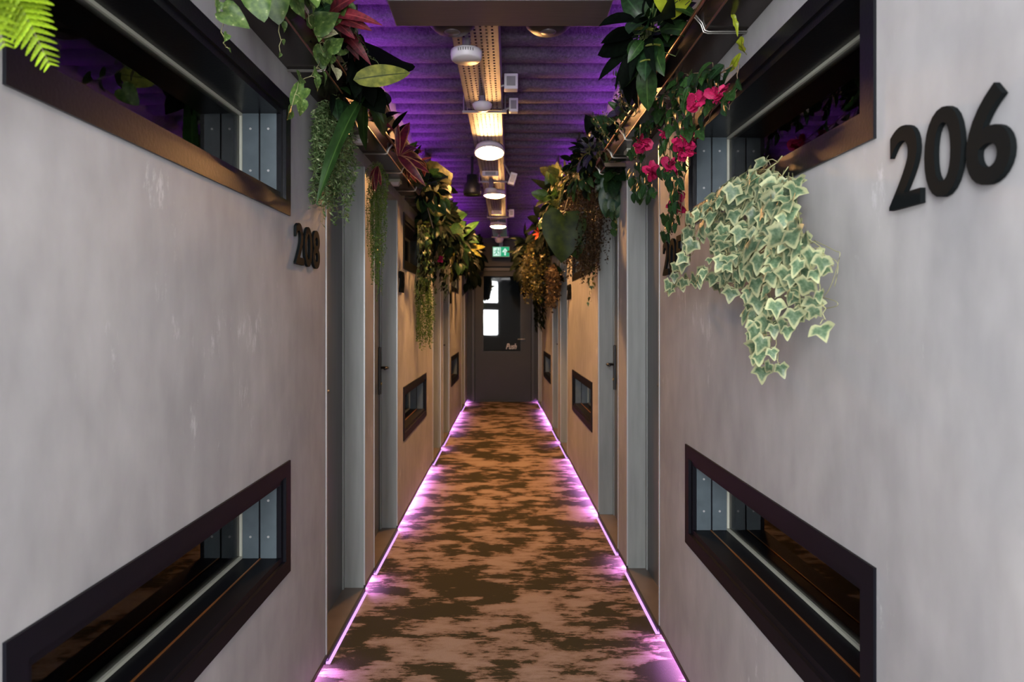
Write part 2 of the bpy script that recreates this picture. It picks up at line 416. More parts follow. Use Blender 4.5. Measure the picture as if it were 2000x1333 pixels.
# doors in the recesses
dn = [0]
def door(side, y0, y1, handle_far, lever=True):
    dn[0] += 1
    ym = (y0 + y1) / 2; D = .105
    root = empty('door_%d' % dn[0], (X(side, ym, D), ym, .02)); root['kind'] = 'structure'
    b = MB(); b.wbox(side, y0 + .03, y1 - .03, D, D + .04, .03, 2.135); leaf = b.build('door_leaf', M['door'], root)
    b = MB(); b.wbox(side, y1 - .003, y1 + .0005, .004, D + .04, .02, 2.17); b.build('reveal_board', M['board'], root)
    b = MB(); b.wbox(side, y0 - .0005, y0 + .003, .004, D + .04, .02, 2.17); b.build('reveal_board', M['board'], root)
    b = MB()
    b.wbox(side, y0 + .003, y0 + .03, D - .006, D + .04, .02, 2.16); b.wbox(side, y1 - .03, y1 - .003, D - .006, D + .04, .02, 2.16)
    b.wbox(side, y0 + .03, y1 - .03, D - .006, D + .04, 2.135, 2.16); b.build('door_frame', M['board'], root)
    b = MB(); b.wbox(side, y0 + .003, y1 - .003, -.002, D + .04, .0205, .032); b.build('threshold', M['sill'], root)
    b = MB(); b.wbox(side, y0 + .001, y1 - .001, -.006, .004, .014, .033); b.build('threshold_nosing', M['blackrough'], root)
    # handle: long black plate and a lever
    yh = y1 - .075 if handle_far else y0 + .075
    dirn = -1 if handle_far else 1
    b = MB(); b.wbox(side, yh - .019, yh + .019, D - .014, D, .91, 1.215); hp = b.build('handle', M['blackrough'], root, bevel=.004)
    zc = H - .317
    b = MB()
    p0 = Vector((X(side, yh, D - .01), yh, zc)); p1 = Vector((X(side, yh, D - .055), yh, zc))
    p2 = Vector((X(side, yh + dirn * .012, D - .06), yh + dirn * .012, zc)); p3 = Vector((X(side, yh + dirn * .115, D - .06), yh + dirn * .115, zc))
    b.tube([p0, p1, p2, p3], .0085, 10); b.build('lever', M['blackrough'], hp, smooth=True)
    b = MB(); q = Vector((X(side, yh, D - .014), yh, .98)); b.tube([q, q - Vector((side * .006, 0, 0))], .009, 12); b.build('lock_cylinder', M['brass'], hp)
for (p, q), far in zip(zip(LP[:-1], LP[1:]), (False, True, False, True, False)): door(-1, p[1], q[0], far)
for (p, q), far in zip(zip(RP[:-1], RP[1:]), (False, True, False, True, False)): door(1, p[1], q[0], far)

# far end: wall with door opening
DX0, DX1, DZ = -.50, .49, 2.22
b = MB(); b.box(-1.0, DX0 - .03, YE, YE + .12, 0, ZC); b.box(DX1 + .03, 1.0, YE, YE + .12, 0, ZC); b.box(DX0 - .03, DX1 + .03, YE, YE + .12, DZ + .03, ZC)
struct(b, 'wall_end', M['endwall'])
root = empty('door_11', ((DX0 + DX1) / 2, YE, 0)); root['kind'] = 'structure'
b = MB(); b.box(DX0 - .03, DX0 + .02, YE - .03, YE + .10, 0, DZ); b.box(DX1 - .02, DX1 + .03, YE - .03, YE + .10, 0, DZ); b.box(DX0 - .03, DX1 + .03, YE - .03, YE + .10, DZ - .03, DZ + .03)
b.build('door_frame', M['endframe'], root, bevel=.004)
gx0, gx1, gz0, gz1 = -.345, .30, H - .567, H + .72
b = MB()
b.box(DX0 + .025, gx0, YE, YE + .045, .012, DZ - .035); b.box(gx1, DX1 - .025, YE, YE + .045, .012, DZ - .035)
b.box(gx0, gx1, YE, YE + .045, .012, gz0); b.box(gx0, gx1, YE, YE + .045, gz1, DZ - .035)
leaf = b.build('door_leaf', M['endwall'], root)
b = MB()
for (a, c, e, f) in ((gx0 - .012, gx0 + .012, gz0, gz1), (gx1 - .012, gx1 + .012, gz0, gz1), (gx0 - .012, gx1 + .012, gz0 - .012, gz0 + .012), (gx0 - .012, gx1 + .012, gz1 - .012, gz1 + .012)):
    b.box(a, c, YE - .01, YE + .055, e, f)
b.build('glazing_bead', M['blackrough'], leaf)
gm = M['clear']
b = MB(); b.box(gx0 + .004, gx1 - .004, YE + .018, YE + .024, gz0 + .004, gz1 - .004); b.build('glass_pane', gm, leaf)
b = MB(); b.box(.34, .375, YE - .008, YE, 1.0, 1.16); hp = b.build('handle', M['blackrough'], root, bevel=.003)
b = MB(); b.tube([(.357, YE - .005, H - .35), (.357, YE - .05, H - .35), (.345, YE - .055, H - .35), (.24, YE - .055, H - .35)], .009, 10); b.build('lever', M['alu'], hp, smooth=True)
b = MB(); b.box(DX0 - .03, DX1 + .03, YE - .03, YE + .1, 0, .012); b.build('threshold', M['blackrough'], root)

def text_mesh(txt, m, name, bold=0.0, extrude=.5, shear=0.0, res=6):
    """text as a mesh normalised to x 0..1, y 0..1"""
    cu = bpy.data.curves.new(name, 'FONT'); cu.body = txt; cu.size = 1; cu.offset = bold; cu.shear = shear; cu.resolution_u = res
    o = bpy.data.objects.new(name, cu); C.objects.link(o); bpy.context.view_layer.update()
    dg = bpy.context.evaluated_depsgraph_get(); me = bpy.data.meshes.new_from_object(o.evaluated_get(dg))
    C.objects.unlink(o); bpy.data.objects.remove(o)
    xs = [v.co.x for v in me.vertices]; ys = [v.co.y for v in me.vertices]
    x0, x1, y0, y1 = min(xs), max(xs), min(ys), max(ys)
    vs = [((v.co.x - x0) / (x1 - x0), (v.co.y - y0) / (y1 - y0)) for v in me.vertices]
    fs = [tuple(p.vertices) for p in me.polygons]
    bpy.data.meshes.remove(me)
    # extrude by hand: front, back and boundary sides
    from collections import Counter
    ec = Counter()
    for f in fs:
        for i in range(len(f)):
            ec[(f[i], f[(i + 1) % len(f)])] += 1
    sides = [e for e in ec if (e[1], e[0]) not in ec]
    return vs, fs, sides, (x1 - x0) / (y1 - y0)
def put_text(tm, origin, ux, uz, w_, h_, depth_vec, m, name, parent):
    vs, fs, sides, _ = tm
    fr_ = [origin + ux * (a * w_) + uz * (c * h_) + depth_vec for a, c in vs]
    bk = [origin + ux * (a * w_) + uz * (c * h_) for a, c in vs]
    n = len(vs); b = MB()
    b.add(fr_ + bk, [f for f in fs] + [tuple(n + i for i in f[::-1]) for f in fs] + [(e[0] + 0, e[0] + n, e[1] + n, e[1]) for e in sides])
    return b.build(name, m, parent)
DG = {c: text_mesh(c, None, 'digit_' + c, bold=.018) for c in '0123456789'}
def room_number(side, txt, y_near, y_far, z0, z1, label):
    root = thing('room_number', label, 'number sign', (X(side, (y_near + y_far) / 2, 0), (y_near + y_far) / 2, z0), 'black room numbers beside the cabin doors')
    n = len(txt); tot = y_far - y_near; gap = tot * .035; dw = (tot - gap * (n - 1)) / n
    for i, ch in enumerate(txt):
        if side < 0: ya = y_near + i * (dw + gap); yb = ya + dw
        else: ya = y_far - i * (dw + gap); yb = ya - dw
        p0 = Vector((X(side, ya, -.004), ya, z0)); p1 = Vector((X(side, yb, -.004), yb, z0))
        ux = (p1 - p0).normalized()
        nrm = Vector((-side, 0, 0))
        put_text(DG[ch], p0, ux, Vector((0, 0, 1)), (p1 - p0).length, z1 - z0, nrm * .009, M['digit'], 'digit', root)
room_number(1, '206', .945, 1.236, H + .194, H + .338, 'large black room number 206 on the near right wall')
room_number(1, '205', 2.60, 2.90, H + .180, H + .322, 'black room number 205 on the right wall, half behind variegated ivy')
room_number(-1, '208', 2.325, 2.615, H + .186, H + .330, 'black room number 208 on the near left wall before the first door')
room_number(-1, '209', 4.50, 4.69, H + .172, H + .315, 'black room number 209 on the left wall just past the second door')
room_number(1, '203', 6.42, 6.72, H + .18, H + .325, 'small dark room number on the second right wall panel near its far edge')
room_number(-1, '211', 8.20, 8.40, H + .18, H + .33, 'farthest dark room number on the left wall, under the drooping yellow leaves')
# lettering on the end door glass
tp = text_mesh('Push', None, 'push', bold=.012, shear=.35)
pr = bpy.data.objects.get('door_11')
put_text(tp, Vector((.045, YE + .010, H - .52)), Vector((1, 0, 0)), Vector((0, 0, 1)), .18, .095, Vector((0, -.002, 0)), M['white'], 'push_lettering', pr)

# LED strips along the floor
def led_run(side, y0, y1, o0, o1, z0, z1, m, nm, label):
    b = MB(); b.wbox(side, y0, y1, o0, o1, z0, z1); o = b.build(nm, m)
    tag(o, label, 'light strip', 'violet light strips along the carpet edges'); return o
for s, P, nm in ((-1, LP, 'left'), (1, RP, 'right')):
    root = thing('floor_light_strip', 'glowing violet LED strip along the %s edge of the carpet' % nm, 'light strip', (X(s, 5, 0), 5, 0), 'violet light strips along the carpet edges')
    for (a, c) in P:
        b = MB(); b.wbox(s, max(a, .6), c, .046, .054, .033, .0445); b.build('light_segment', M['ledfloor'], root)
    for (p, q) in zip(P[:-1], P[1:]):
        b = MB(); b.wbox(s, p[1], q[0], -.014, .003, .003, .010); b.build('light_segment', M['leddoor'], root)

# ------------------------------------------------------------------ planter troughs on the walls
def trough(side, y0, y1, ybr, label):
    root = thing('planter_trough', label, 'planter', (X(side, (y0 + y1) / 2, -.06), (y0 + y1) / 2, H + .83), 'long wall planters under the ceiling')
    zb = H + .830
    b = MB(); b.wbox(side, y0, y1, -.122, -.001, zb, zb + .004); b.build('bottom_sheet', M['trough'], root)
    b = MB()
    pts = []
    for yy in (y0, y1):
        pts += [(X(side, yy, -.122), yy, zb), (X(side, yy, -.118), yy, zb), (X(side, yy, -.140), yy, zb + .055), (X(side, yy, -.144), yy, zb + .055)]
    q = pts
    b.hexa([q[0], q[1], q[5], q[4], q[3], q[2], q[6], q[7]]); b.build('front_sheet', M['trough'], root)
    b = MB(); b.tube([(X(side, yy, -.147), yy, zb + .052) for yy in (y0, y1)], .0065, 10); b.build('rail', M['rail'], root, smooth=True)
    b = MB(); b.tube([(X(side, yy, -.122), yy, zb + .001) for yy in (y0, y1)], .0035, 8); b.build('edge_bead', M['rail'], root, smooth=True)
    for yy in ybr:
        b = MB()
        for dy in (-.006, .006):
            b.tube([(X(side, yy, 0), yy + dy, zb - .006), (X(side, yy, -.112), yy + dy, zb - .007), (X(side, yy, -.124), yy + dy, zb - .003),
                    (X(side, yy, -.131), yy + dy, zb + .018), (X(side, yy, -.150), yy + dy, zb + .040)], .0022, 6)
        b.build('bracket', M['steel'], root, smooth=True)
    # soil in the trough
    b = MB(); b.wbox(side, y0 + .02, y1 - .02, -.120, -.002, zb + .004, zb + .03); b.build('soil', M['stembrown'], root)
trough(-1, .25, 4.62, (1.1, 1.69, 2.27, 2.85, 3.42, 3.87, 4.42), 'bronze trough with wire brackets above the near left windows and first doors')
trough(-1, 4.75, 8.25, (5.0, 5.6, 6.2, 6.8, 7.4, 8.0), 'second trough on the left wall, buried in yellow-green leaves')
trough(-1, 8.40, 11.3, (8.7, 9.4, 10.1, 10.8), 'farthest left trough in the dark beside the end door')
trough(1, .25, 3.60, (1.38, 1.965, 2.555, 3.15, 3.50), 'bronze trough with copper rail above the near right window')
trough(1, 3.75, 7.3, (3.9, 4.5, 5.1, 5.7, 6.3, 6.9), 'second trough on the right wall, hidden by mixed foliage')
trough(1, 7.45, 11.3, (7.7, 8.4, 9.1, 9.8, 10.5), 'farthest right trough in the dark beside the end door')
for s, nm in ((-1, 'left'), (1, 'right')):
    root = thing('ceiling_wash_strip', 'purple LED strip in a channel behind the plants above the %s troughs' % nm, 'light strip', (X(s, 5, -.03), 5, H + 1.18), 'purple light strips washing the ceiling')
    b = MB(); b.wbox(s, .4, 11.2, -.034, -.022, H + 1.184, H + 1.192); b.build('light_segment', M['ledtop'], root)
    b = MB(); b.wbox(s, .4, 11.2, -.05, -.001, H + 1.176, H + 1.182); b.wbox(s, .4, 11.2, -.052, -.05, H + 1.176, H + 1.196); b.build('shield', M['blackrough'], root)  # unseen lip added under the strip so it only lights upward
def door_sensor(side, yy, label):
    x = X(side, yy, -.05); z = H + .823
    root = thing('door_indicator', label, 'lamp', (x, yy, z), 'small pale indicator boxes above the doors')
    b = MB(); b.box(x - .033, x + .033, yy - .04, yy + .04, z - .010, z + .006); b.build('mounting_plate', M['ring'], root)
    b = MB(); b.hexa([(x - .018, yy - .020, z - .028), (x + .018, yy - .020, z - .028), (x + .018, yy + .020, z - .028), (x - .018, yy + .020, z - .028),
                      (x - .028, yy - .034, z - .010), (x + .028, yy - .034, z - .010), (x + .028, yy + .034, z - .010), (x - .028, yy + .034, z - .010)])
    b.build('housing', M['white'], root, bevel=.004)
door_sensor(-1, 3.12, 'pale indicator box above the first left door'); door_sensor(-1, 4.10, 'pale indicator box above the second left door')
door_sensor(1, 3.36, 'pale indicator box above the first right door'); door_sensor(1, 4.38, 'pale indicator box above the second right door')

# ------------------------------------------------------------------ ceiling services
def TX(y): return -.128 + .0105 * (y - 3.0)        # cable tray runs slightly askew
TZ = H + 1.275; TW = .105
tray = thing('cable_tray', 'perforated galvanised cable tray running down the middle of the ceiling', 'cable tray', (TX(6.5), 6.5, TZ))
def tray_part(y0, y1, kind=None):
    b = MB(); px = 2 * TW / 8; py = .036; ny = int((y1 - y0) / py); hx = .0048; hy = .009
    for j in range(ny):
        ya = y0 + j * py; yb = ya + py; ym = (ya + yb) / 2
        xl = TX(ym) - TW
        # edge strips
        for i in range(8):
            xa = xl + i * px; xb = xa + px; xm = xb if i < 7 else None
            # cells are centred on hole columns 1..7
        b.add([(TX(ya) - TW, ya, TZ), (TX(ya) - TW + px / 2, ya, TZ), (TX(yb) - TW + px / 2, yb, TZ), (TX(yb) - TW, yb, TZ)], [(0, 3, 2, 1)])
        b.add([(TX(ya) + TW - px / 2, ya, TZ), (TX(ya) + TW, ya, TZ), (TX(yb) + TW, yb, TZ), (TX(yb) + TW - px / 2, yb, TZ)], [(0, 3, 2, 1)])
        for i in range(7):
            xo = -TW + px / 2 + i * px
            A = [(TX(ya) + xo, ya), (TX(ya) + xo + px, ya), (TX(yb) + xo + px, yb), (TX(yb) + xo, yb)]
            cx = TX(ym) + xo + px / 2
            Bq = [(cx - hx, ym - hy), (cx + hx, ym - hy), (cx + hx, ym + hy), (cx - hx, ym + hy)]
            b.add([(p[0], p[1], TZ) for p in A + Bq], [(0, 4, 5, 1), (1, 5, 6, 2), (2, 6, 7, 3), (3, 7, 4, 0)])
    return b.build('perforated_bottom', M['galv'], tray, kind=kind)
for (a, c) in ((-.9, 2.35), (2.35, 4.18), (4.18, 6.34), (6.34, 8.57), (8.57, 11.0)): tray_part(a, c)
for sg in (-1, 1):
    b = MB(); ya, yb = -.9, 11.0
    b.hexa([(TX(ya) + sg * TW - .001, ya, TZ), (TX(ya) + sg * TW + .001, ya, TZ), (TX(yb) + sg * TW + .001, yb, TZ), (TX(yb) + sg * TW - .001, yb, TZ),
            (TX(ya) + sg * (TW + .008) - .001, ya, TZ + .05), (TX(ya) + sg * (TW + .008) + .001, ya, TZ + .05), (TX(yb) + sg * (TW + .008) + .001, yb, TZ + .05), (TX(yb) + sg * (TW + .008) - .001, yb, TZ + .05)])
    b.build('side_flange', M['galv'], tray)
b = MB()
for k in range(5):
    b.tube([(TX(yy) - .07 + k * .03 + .006 * math.sin(yy * 3 + k), yy, TZ + .010 + .004 * (k % 2)) for yy in [-.9 + .3 * t for t in range(40)]], .006, 6)
b.build('cables', M['cord'], tray, smooth=True)
for yy in (4.19, 6.34, 8.57, 10.66):
    b = MB(); x = TX(yy)
    b.box(x - TW - .03, x + TW + .03, yy - .012, yy + .012, TZ - .016, TZ - .002)
    b.tube([(x - TW - .022, yy, TZ - .012), (x - TW - .022, yy, ZC - .02)], .004, 8); b.tube([(x + TW + .022, yy, TZ - .012), (x + TW + .022, yy, ZC - .02)], .004, 8)
    b.build('hanger', M['galv'], tray)
def lamp(px, Y, tilt, label):
    x = (px - CX) / F * Y; z = H + 1.205
    root = thing('ceiling_lamp', label, 'lamp', (x, Y, z), 'round warm lamps under the cable tray')
    def tl(b):
        c, s_ = math.cos(tilt), math.sin(tilt)
        b.v = [(a + x, yy * c + zz * s_ + Y, -yy * s_ + zz * c + z) for a, yy, zz in b.v]; return b
    b = MB(); b.lathe([(.100, .012), (.112, .010), (.112, -.002), (.104, -.006), (.100, -.002)], 40); tl(b).build('rim', M['white'], root, smooth=True)
    b = MB(); b.lathe([(.03, .045), (.10, .045), (.106, .012), (.09, .008)], 36); tl(b).build('housing', M['white'], root, smooth=True)
    b = MB(); b.lathe([(.001, -.026), (.03, -.025), (.06, -.020), (.085, -.012), (.100, 0), (.09, .004)], 36); tl(b).build('diffuser', M['lamp'], root, smooth=True)
    b = MB(); b.tube([(x, Y, z + .04), (x, Y, TZ)], .012, 8); b.build('stem', M['white'], root)
lamp(956, 4.97, math.radians(14), 'nearest and largest round glowing lamp under the cable tray')
lamp(966, 6.69, 0, 'second round glowing lamp along the corridor')
lamp(973, 8.94, 0, 'farthest round glowing lamp before the exit sign')


def disc(px, py, d, r, t, label, cat='smoke detector', slots=True, dome=False):
    p = at(px, py, d)
    root = thing('smoke_detector', label, cat, p, 'white detectors on the cable tray')
    b = MB()
    if dome: b.lathe([(.001, -t), (r * .5, -t * .95), (r * .8, -t * .7), (r * .95, -t * .3), (r, 0), (r * .9, .006)], 32, p)
    else: b.lathe([(.001, -t), (r * .86, -t), (r * .95, -t * .86), (r, -t * .35), (r * .98, 0), (r * .8, .003)], 32, p)
    b.build('housing', M['white'], root, smooth=True)
    b = MB(); b.lathe([(r * .7, 0.002), (r * .7, .010)], 24, p); b.build('base', M['blackrough'], root)
    if slots:
        b = MB()
        for k in range(7):
            a = math.radians(-90 + (k - 3) * 9)
            q = p + Vector((math.cos(a) * r * .985, math.sin(a) * r * .985, -t * .35))
            b.box(q.x - .0015, q.x + .0015, q.y - .003, q.y + .002, q.z - .006, q.z + .006)
        b.build('vent_slots', M['blackrough'], root)
    if TZ - p.z > .02:
        b = MB(); b.tube([(p.x, p.y, p.z + .01), (p.x, p.y, TZ)], .02, 10); b.build('stem', M['galv'], root)
    return root
disc(911, 100, 3.12, .073, .044, 'large white smoke detector on the near end of the cable tray')
disc(942, 204, 3.92, .057, .040, 'white dome detector just before the nearest lamp', slots=False, dome=True)
disc(959, 370, 6.25, .055, .040, 'small white detector between the nearest and second lamps', slots=False, dome=True)
disc(975, 466, 10.4, .07, .07, 'white dome camera hanging right above the exit sign', cat='camera', slots=False, dome=True)
def gadget(px, py, d, sx, sy, sz, label, m, rot=0, cat='box', nm='junction_box'):
    p = at(px, py, d)
    root = thing(nm, label, cat, p, 'small white boxes beside the cable tray')
    b = MB(); b.box(-sx / 2, sx / 2, -sy / 2, sy / 2, -sz / 2, sz / 2)
    c, s_ = math.cos(rot), math.sin(rot)
    b.v = [(a * c - z_ * s_ + p.x, y_ + p.y, a * s_ + z_ * c + p.z) for a, y_, z_ in b.v]; b.build('housing', m, root, bevel=.004)
    b = MB(); b.box(-sx * .32, sx * .32, -sy / 2 - .004, -sy / 2, -sz * .3, sz * .3)
    b.v = [(a * c - z_ * s_ + p.x, y_ + p.y, a * s_ + z_ * c + p.z) for a, y_, z_ in b.v]; b.build('face_plate', M['galv'], root)
    b = MB(); b.tube([(p.x, p.y + .01, p.z), (TX(p.y) + (TW if p.x > TX(p.y) else 0) , p.y + .01, TZ + .004)], .007, 8); b.build('conduit', M['galv'], root)
gadget(998, 162, 3.75, .075, .06, .085, 'pale box right of the cable tray, nearest of its kind', M['white'])
gadget(1003, 207, 4.2, .055, .05, .085, 'pale box right of the cable tray just before the nearest lamp', M['white'])
gadget(958, 340, 5.9, .14, .05, .045, 'flat white box under the tray behind the nearest lamp', M['white'])
gadget(1001, 350, 5.6, .055, .05, .10, 'tilted pale box right of the tray behind the nearest lamp', M['white'], rot=-.3)
gadget(970, 414, 8.1, .12, .05, .07, 'square white box under the tray between the second and third lamps', M['white'])
gadget(999, 417, 8.0, .06, .05, .09, 'pale box right of the tray beside the second lamp', M['white'])
# black spotlight on the ceiling
p = at(922, 362, 5.7); root = thing('spotlight', 'black cylindrical spotlight hanging left of the cable tray', 'spotlight', p)
b = MB(); b.lathe([(.02, .09), (.045, .085), (.05, .02), (.072, 0), (.074, -.07), (.066, -.085), (.06, -.07)], 24, p); b.build('housing', M['blackrough'], root, smooth=True)
b = MB(); b.tube([p + Vector((0, 0, -.072)), p + Vector((0, 0, -.078))], .055, 16); b.build('lens', M['pane'], root)
b = MB(); b.tube([p, (p.x, p.y, ZC - .015)], .012, 8); b.box(p.x - .04, p.x + .04, p.y - .04, p.y + .04, ZC - .05, ZC - .02); b.build('mount', M['blackrough'], root)
# overhead metal unit at the top of the picture
root = thing('ceiling_unit', 'long grey metal unit hung across the corridor ceiling', 'ceiling unit', (0, 2.7, H + 1.2))
b = MB(); b.box(-.442, .418, 2.575, 2.806, H + 1.20, H + 1.26); b.build('housing', M['unit'], root, bevel=.006)
for sx in (-.33, .30):
    b = MB(); b.tube([(sx, 2.7, H + 1.26), (sx, 2.7, ZC - .02)], .008, 8); b.build('hanger', M['galv'], root)
for sx in (-.215, .19):
    b = MB(); b.lathe([(.02, -.03), (.07, -.022), (.095, 0), (.095, .035)], 28, (sx, 2.88, H + 1.236)); b.build('fan_ring', M['blackrough'], root, smooth=True)
    b = MB(); b.lathe([(.001, -.034), (.03, -.031), (.035, -.026)], 20, (sx, 2.88, H + 1.236)); b.build('fan_hub', M['unit'], root, smooth=True)
    b = MB(); b.box(sx - .02, sx + .02, 2.79, 2.84, H + 1.225, H + 1.25); b.build('fan_arm', M['blackrough'], root)

# exit sign
p = at(978.5, 492, 10.9); root = thing('exit_sign', 'illuminated green and white emergency exit sign with running figure and up arrow', 'sign', p)
GW, GH = .275, .165
b = MB(); b.box(p.x - GW / 2, p.x + GW / 2, p.y, p.y + .035, p.z - GH / 2, p.z + GH / 2); b.build('housing', M['white'], root, bevel=.003)
mg = emit('sign_green', (.03, .42, .20), .9); mw = emit('sign_white', (.72, .95, .85), .95)
def flat(nm, polys, m, yo):
    b = MB()
    for q in polys:
        b.add([(p.x + a * GW / 2, p.y - yo, p.z + c * GH / 2) for a, c in q], [tuple(range(len(q)))[::-1]])
    return b.build(nm, m, root)
b = MB(); b.box(p.x - GW / 2 + .006, p.x + GW / 2 - .006, p.y - .003, p.y, p.z - GH / 2 + .006, p.z + GH / 2 - .006); b.build('green_face', mg, root)
flat('white_panel', [[(-.9, -.82), (-.02, -.82), (-.02, .82), (-.9, .82)]], mw, .004)
flat('up_arrow', [[(.38, -.7), (.56, -.7), (.56, .05), (.38, .05)], [(.12, -.05), (.34, -.12), (.47, .3), (.60, -.12), (.82, -.05), (.47, .72)]], mw, .005)
def seg(x0, z0, x1, z1, t):
    dx, dz = (x1 - x0) * GW, (z1 - z0) * GH; L = math.hypot(dx, dz); nx, nz = -dz / L * t / GW, dx / L * t / GH
    return [(x0 - nx, z0 - nz), (x1 - nx, z1 - nz), (x1 + nx, z1 + nz), (x0 + nx, z0 + nz)]
flat('running_figure', [seg(-.46, .30, -.54, -.15, .016), seg(-.54, -.15, -.36, -.32, .012), seg(-.36, -.32, -.34, -.66, .011), seg(-.54, -.15, -.66, -.44, .012), seg(-.66, -.44, -.84, -.50, .011),
                        seg(-.46, .28, -.28, .06, .009), seg(-.28, .06, -.18, .16, .009), seg(-.48, .28, -.68, .16, .009), seg(-.68, .16, -.74, -.06, .009),
                        [(-.44 + .07 * math.cos(t * .785), .50 + .13 * math.sin(t * .785)) for t in range(8)],
                        seg(-.14, -.75, -.14, .75, .010)], mg, .006)
b = MB(); b.box(p.x - .03, p.x + .03, p.y + .01, p.y + .03, p.z + GH / 2, TZ - .001); b.build('bracket', M['galv'], root)
# the end-wall light beam above the door
b = MB(); b.box(-.62, .60, 11.3, YE, H + .86, H + 1.0); struct(b, 'trim_1', M['endwall'])

# ------------------------------------------------------------------ rooms beyond both ends of the corridor
lob = mat('lobby_paint', (.10, .10, .10), .8); vest = mat('vestibule_paint', (.02, .02, .022), .7)
b = MB(); b.box(-2.3, 2.3, -2.1, -2.0, 0, 3.0); struct(b, 'wall_back', lob)
b = MB(); b.box(-2.4, -2.3, -2.1, -1.0, 0, 3.0); b.box(-2.4, -.92, -1.02, -.98, 0, 3.0); struct(b, 'wall_left', lob)
b = MB(); b.box(2.3, 2.4, -2.1, -1.0, 0, 3.0); b.box(.92, 2.4, -1.02, -.98, 0, 3.0); struct(b, 'wall_right', lob)
b = MB(); b.box(-2.4, 2.4, -2.1, -.98, 3.0, 3.1); b.box(-1.0, 1.0, -1.32, 11.6, ZC + .1, 3.06); struct(b, 'ceiling', lob)
b = MB(); b.box(-2.4, -1.2, -2.1, -.98, -.1, 0); b.box(1.2, 2.4, -2.1, -.98, -.1, 0); struct(b, 'floor', lob)
b = MB(); b.box(-1.2, 1.2, 13.0, 13.1, 0, 3.0); b.box(-1.3, -1.2, 11.5, 13.1, 0, 3.0); b.box(1.2, 1.3, 11.5, 13.1, 0, 3.0); b.box(-1.3, 1.3, 11.5, 13.1, 3.0, 3.06); b.box(-1.3, 1.3, 11.6, 13.1, -.1, 0); struct(b, 'wall_far', vest)
#PLANTS
# ------------------------------------------------------------------ leaves
def strip_leaf(name, prof, wdt, m, n=10, fold=.25, droop=.35, wave=0.0, curl=0.0):
    """unit-length leaf along +y, normal +z; prof(t)->0..1 half width"""
    b = MB(); cols = (-1, -.5, 0, .5, 1); vs = []; uv = []; fs = []
    for i in range(n + 1):
        t = i / n; hw = max(prof(t), .015) * wdt
        z = -droop * t * t; y = t * (1 - .18 * droop * t)
        for c in cols:
            vs.append((c * hw, y, z + fold * abs(c) * hw + wave * math.sin(t * 17 + c * 2) * hw * abs(c)))
            uv.append((abs(c), t))
    for i in range(n):
        for k in range(4):
            a = i * 5 + k; fs.append((a, a + 1, a + 6, a + 5))
    b.add(vs, fs, uv); return b.mesh(name, m, True)
def radial_leaf(name, outline, m, center=(0, .42), cup=.12, droop=.18):
    """outline: boundary points (x,y), base at origin"""
    b = MB(); vs = [(center[0], center[1], -.02)]; uv = [(0, .5)]; fs = []; n = len(outline)
    for r in (.35, .7, .88, 1.0):
        for (x, y) in outline:
            px = center[0] + (x - center[0]) * r; py = center[1] + (y - center[1]) * r
            vs.append((px, py, cup * (abs(px) ** 1.3) - droop * py * py + .05 * r * math.sin(px * 9))); uv.append((r, py))
    for k in range(n):
        k2 = (k + 1) % n; fs.append((0, 1 + k, 1 + k2))
        for j in range(3):
            a = 1 + j * n; fs.append((a + k, a + n + k, a + n + k2, a + k2))
    b.add(vs, fs, uv); return b.mesh(name, m, True)
def mirror(pts): return pts + [(-x, y) for x, y in pts[::-1] if abs(x) > 1e-6]
IVY1 = mirror([(0, .12), (.12, .02), (.30, -.04), (.33, .10), (.47, .30), (.52, .42), (.34, .50), (.24, .58), (.16, .78), (.05, .96), (0, 1.0)])
IVY2 = mirror([(0, .10), (.14, .0), (.28, .02), (.38, .18), (.50, .50), (.36, .52), (.22, .55), (.14, .72), (0, .98)])
HEART = mirror([(0, .12), (.10, .0), (.26, -.03), (.40, .10), (.44, .30), (.38, .52), (.26, .72), (.12, .90), (0, 1.0)])
lance = lambda t: math.sin(math.pi * min(1, t * .94 + .05)) ** .8 * (1 - .25 * t)
oval = lambda t: math.sin(math.pi * t ** .8) ** .7
spear = lambda t: (min(1, t * 5)) * (1 - t) ** .55
tearp = lambda t: (math.sin(math.pi * t ** .62)) ** .75
grass = lambda t: 1 - t ** 2

LM = {}
LM['ivy'] = leaf_mat('ivy_leaf', (.17, .25, .145), rim=(.42, .45, .25), rimpos=.66, patch=(.31, .37, .24), dark=(.075, .14, .075), pscale=5)
LM['pothos'] = leaf_mat('pothos_leaf', (.13, .22, .05), rim=None, vein=(.30, .38, .13), patch=(.52, .58, .28), dark=(.05, .11, .025), pscale=5)
LM['pale'] = leaf_mat('pale_leaf', (.50, .50, .28), pscale=9)
LM['dark'] = leaf_mat('dark_green_leaf', (.018, .05, .018), vein=(.03, .08, .03), pscale=8, rough=.35, spec=.25)
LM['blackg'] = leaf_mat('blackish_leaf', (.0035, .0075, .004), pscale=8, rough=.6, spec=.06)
LM['mid'] = leaf_mat('mid_green_leaf', (.028, .078, .018), vein=(.06, .13, .03), pscale=8)
LM['string'] = leaf_mat('string_leaf', (.25, .38, .15), dark=(.05, .11, .03), patch=(.75, .82, .5), pscale=55, rough=.5)
LM['fine'] = leaf_mat('fine_leaf', (.12, .21, .03), dark=(.04, .10, .015), patch=(.24, .34, .08), pscale=40)
LM['brown'] = leaf_mat('brown_leaf', (.085, .05, .025), dark=(.03, .022, .012), patch=(.20, .14, .05), pscale=40)
LM['olive'] = leaf_mat('olive_leaf', (.075, .066, .016), dark=(.03, .03, .01), patch=(.26, .20, .05), pscale=30)
LM['red'] = leaf_mat('red_leaf', (.17, .018, .028), vein=(.24, .05, .05), pscale=8, dark=(.06, .010, .014))
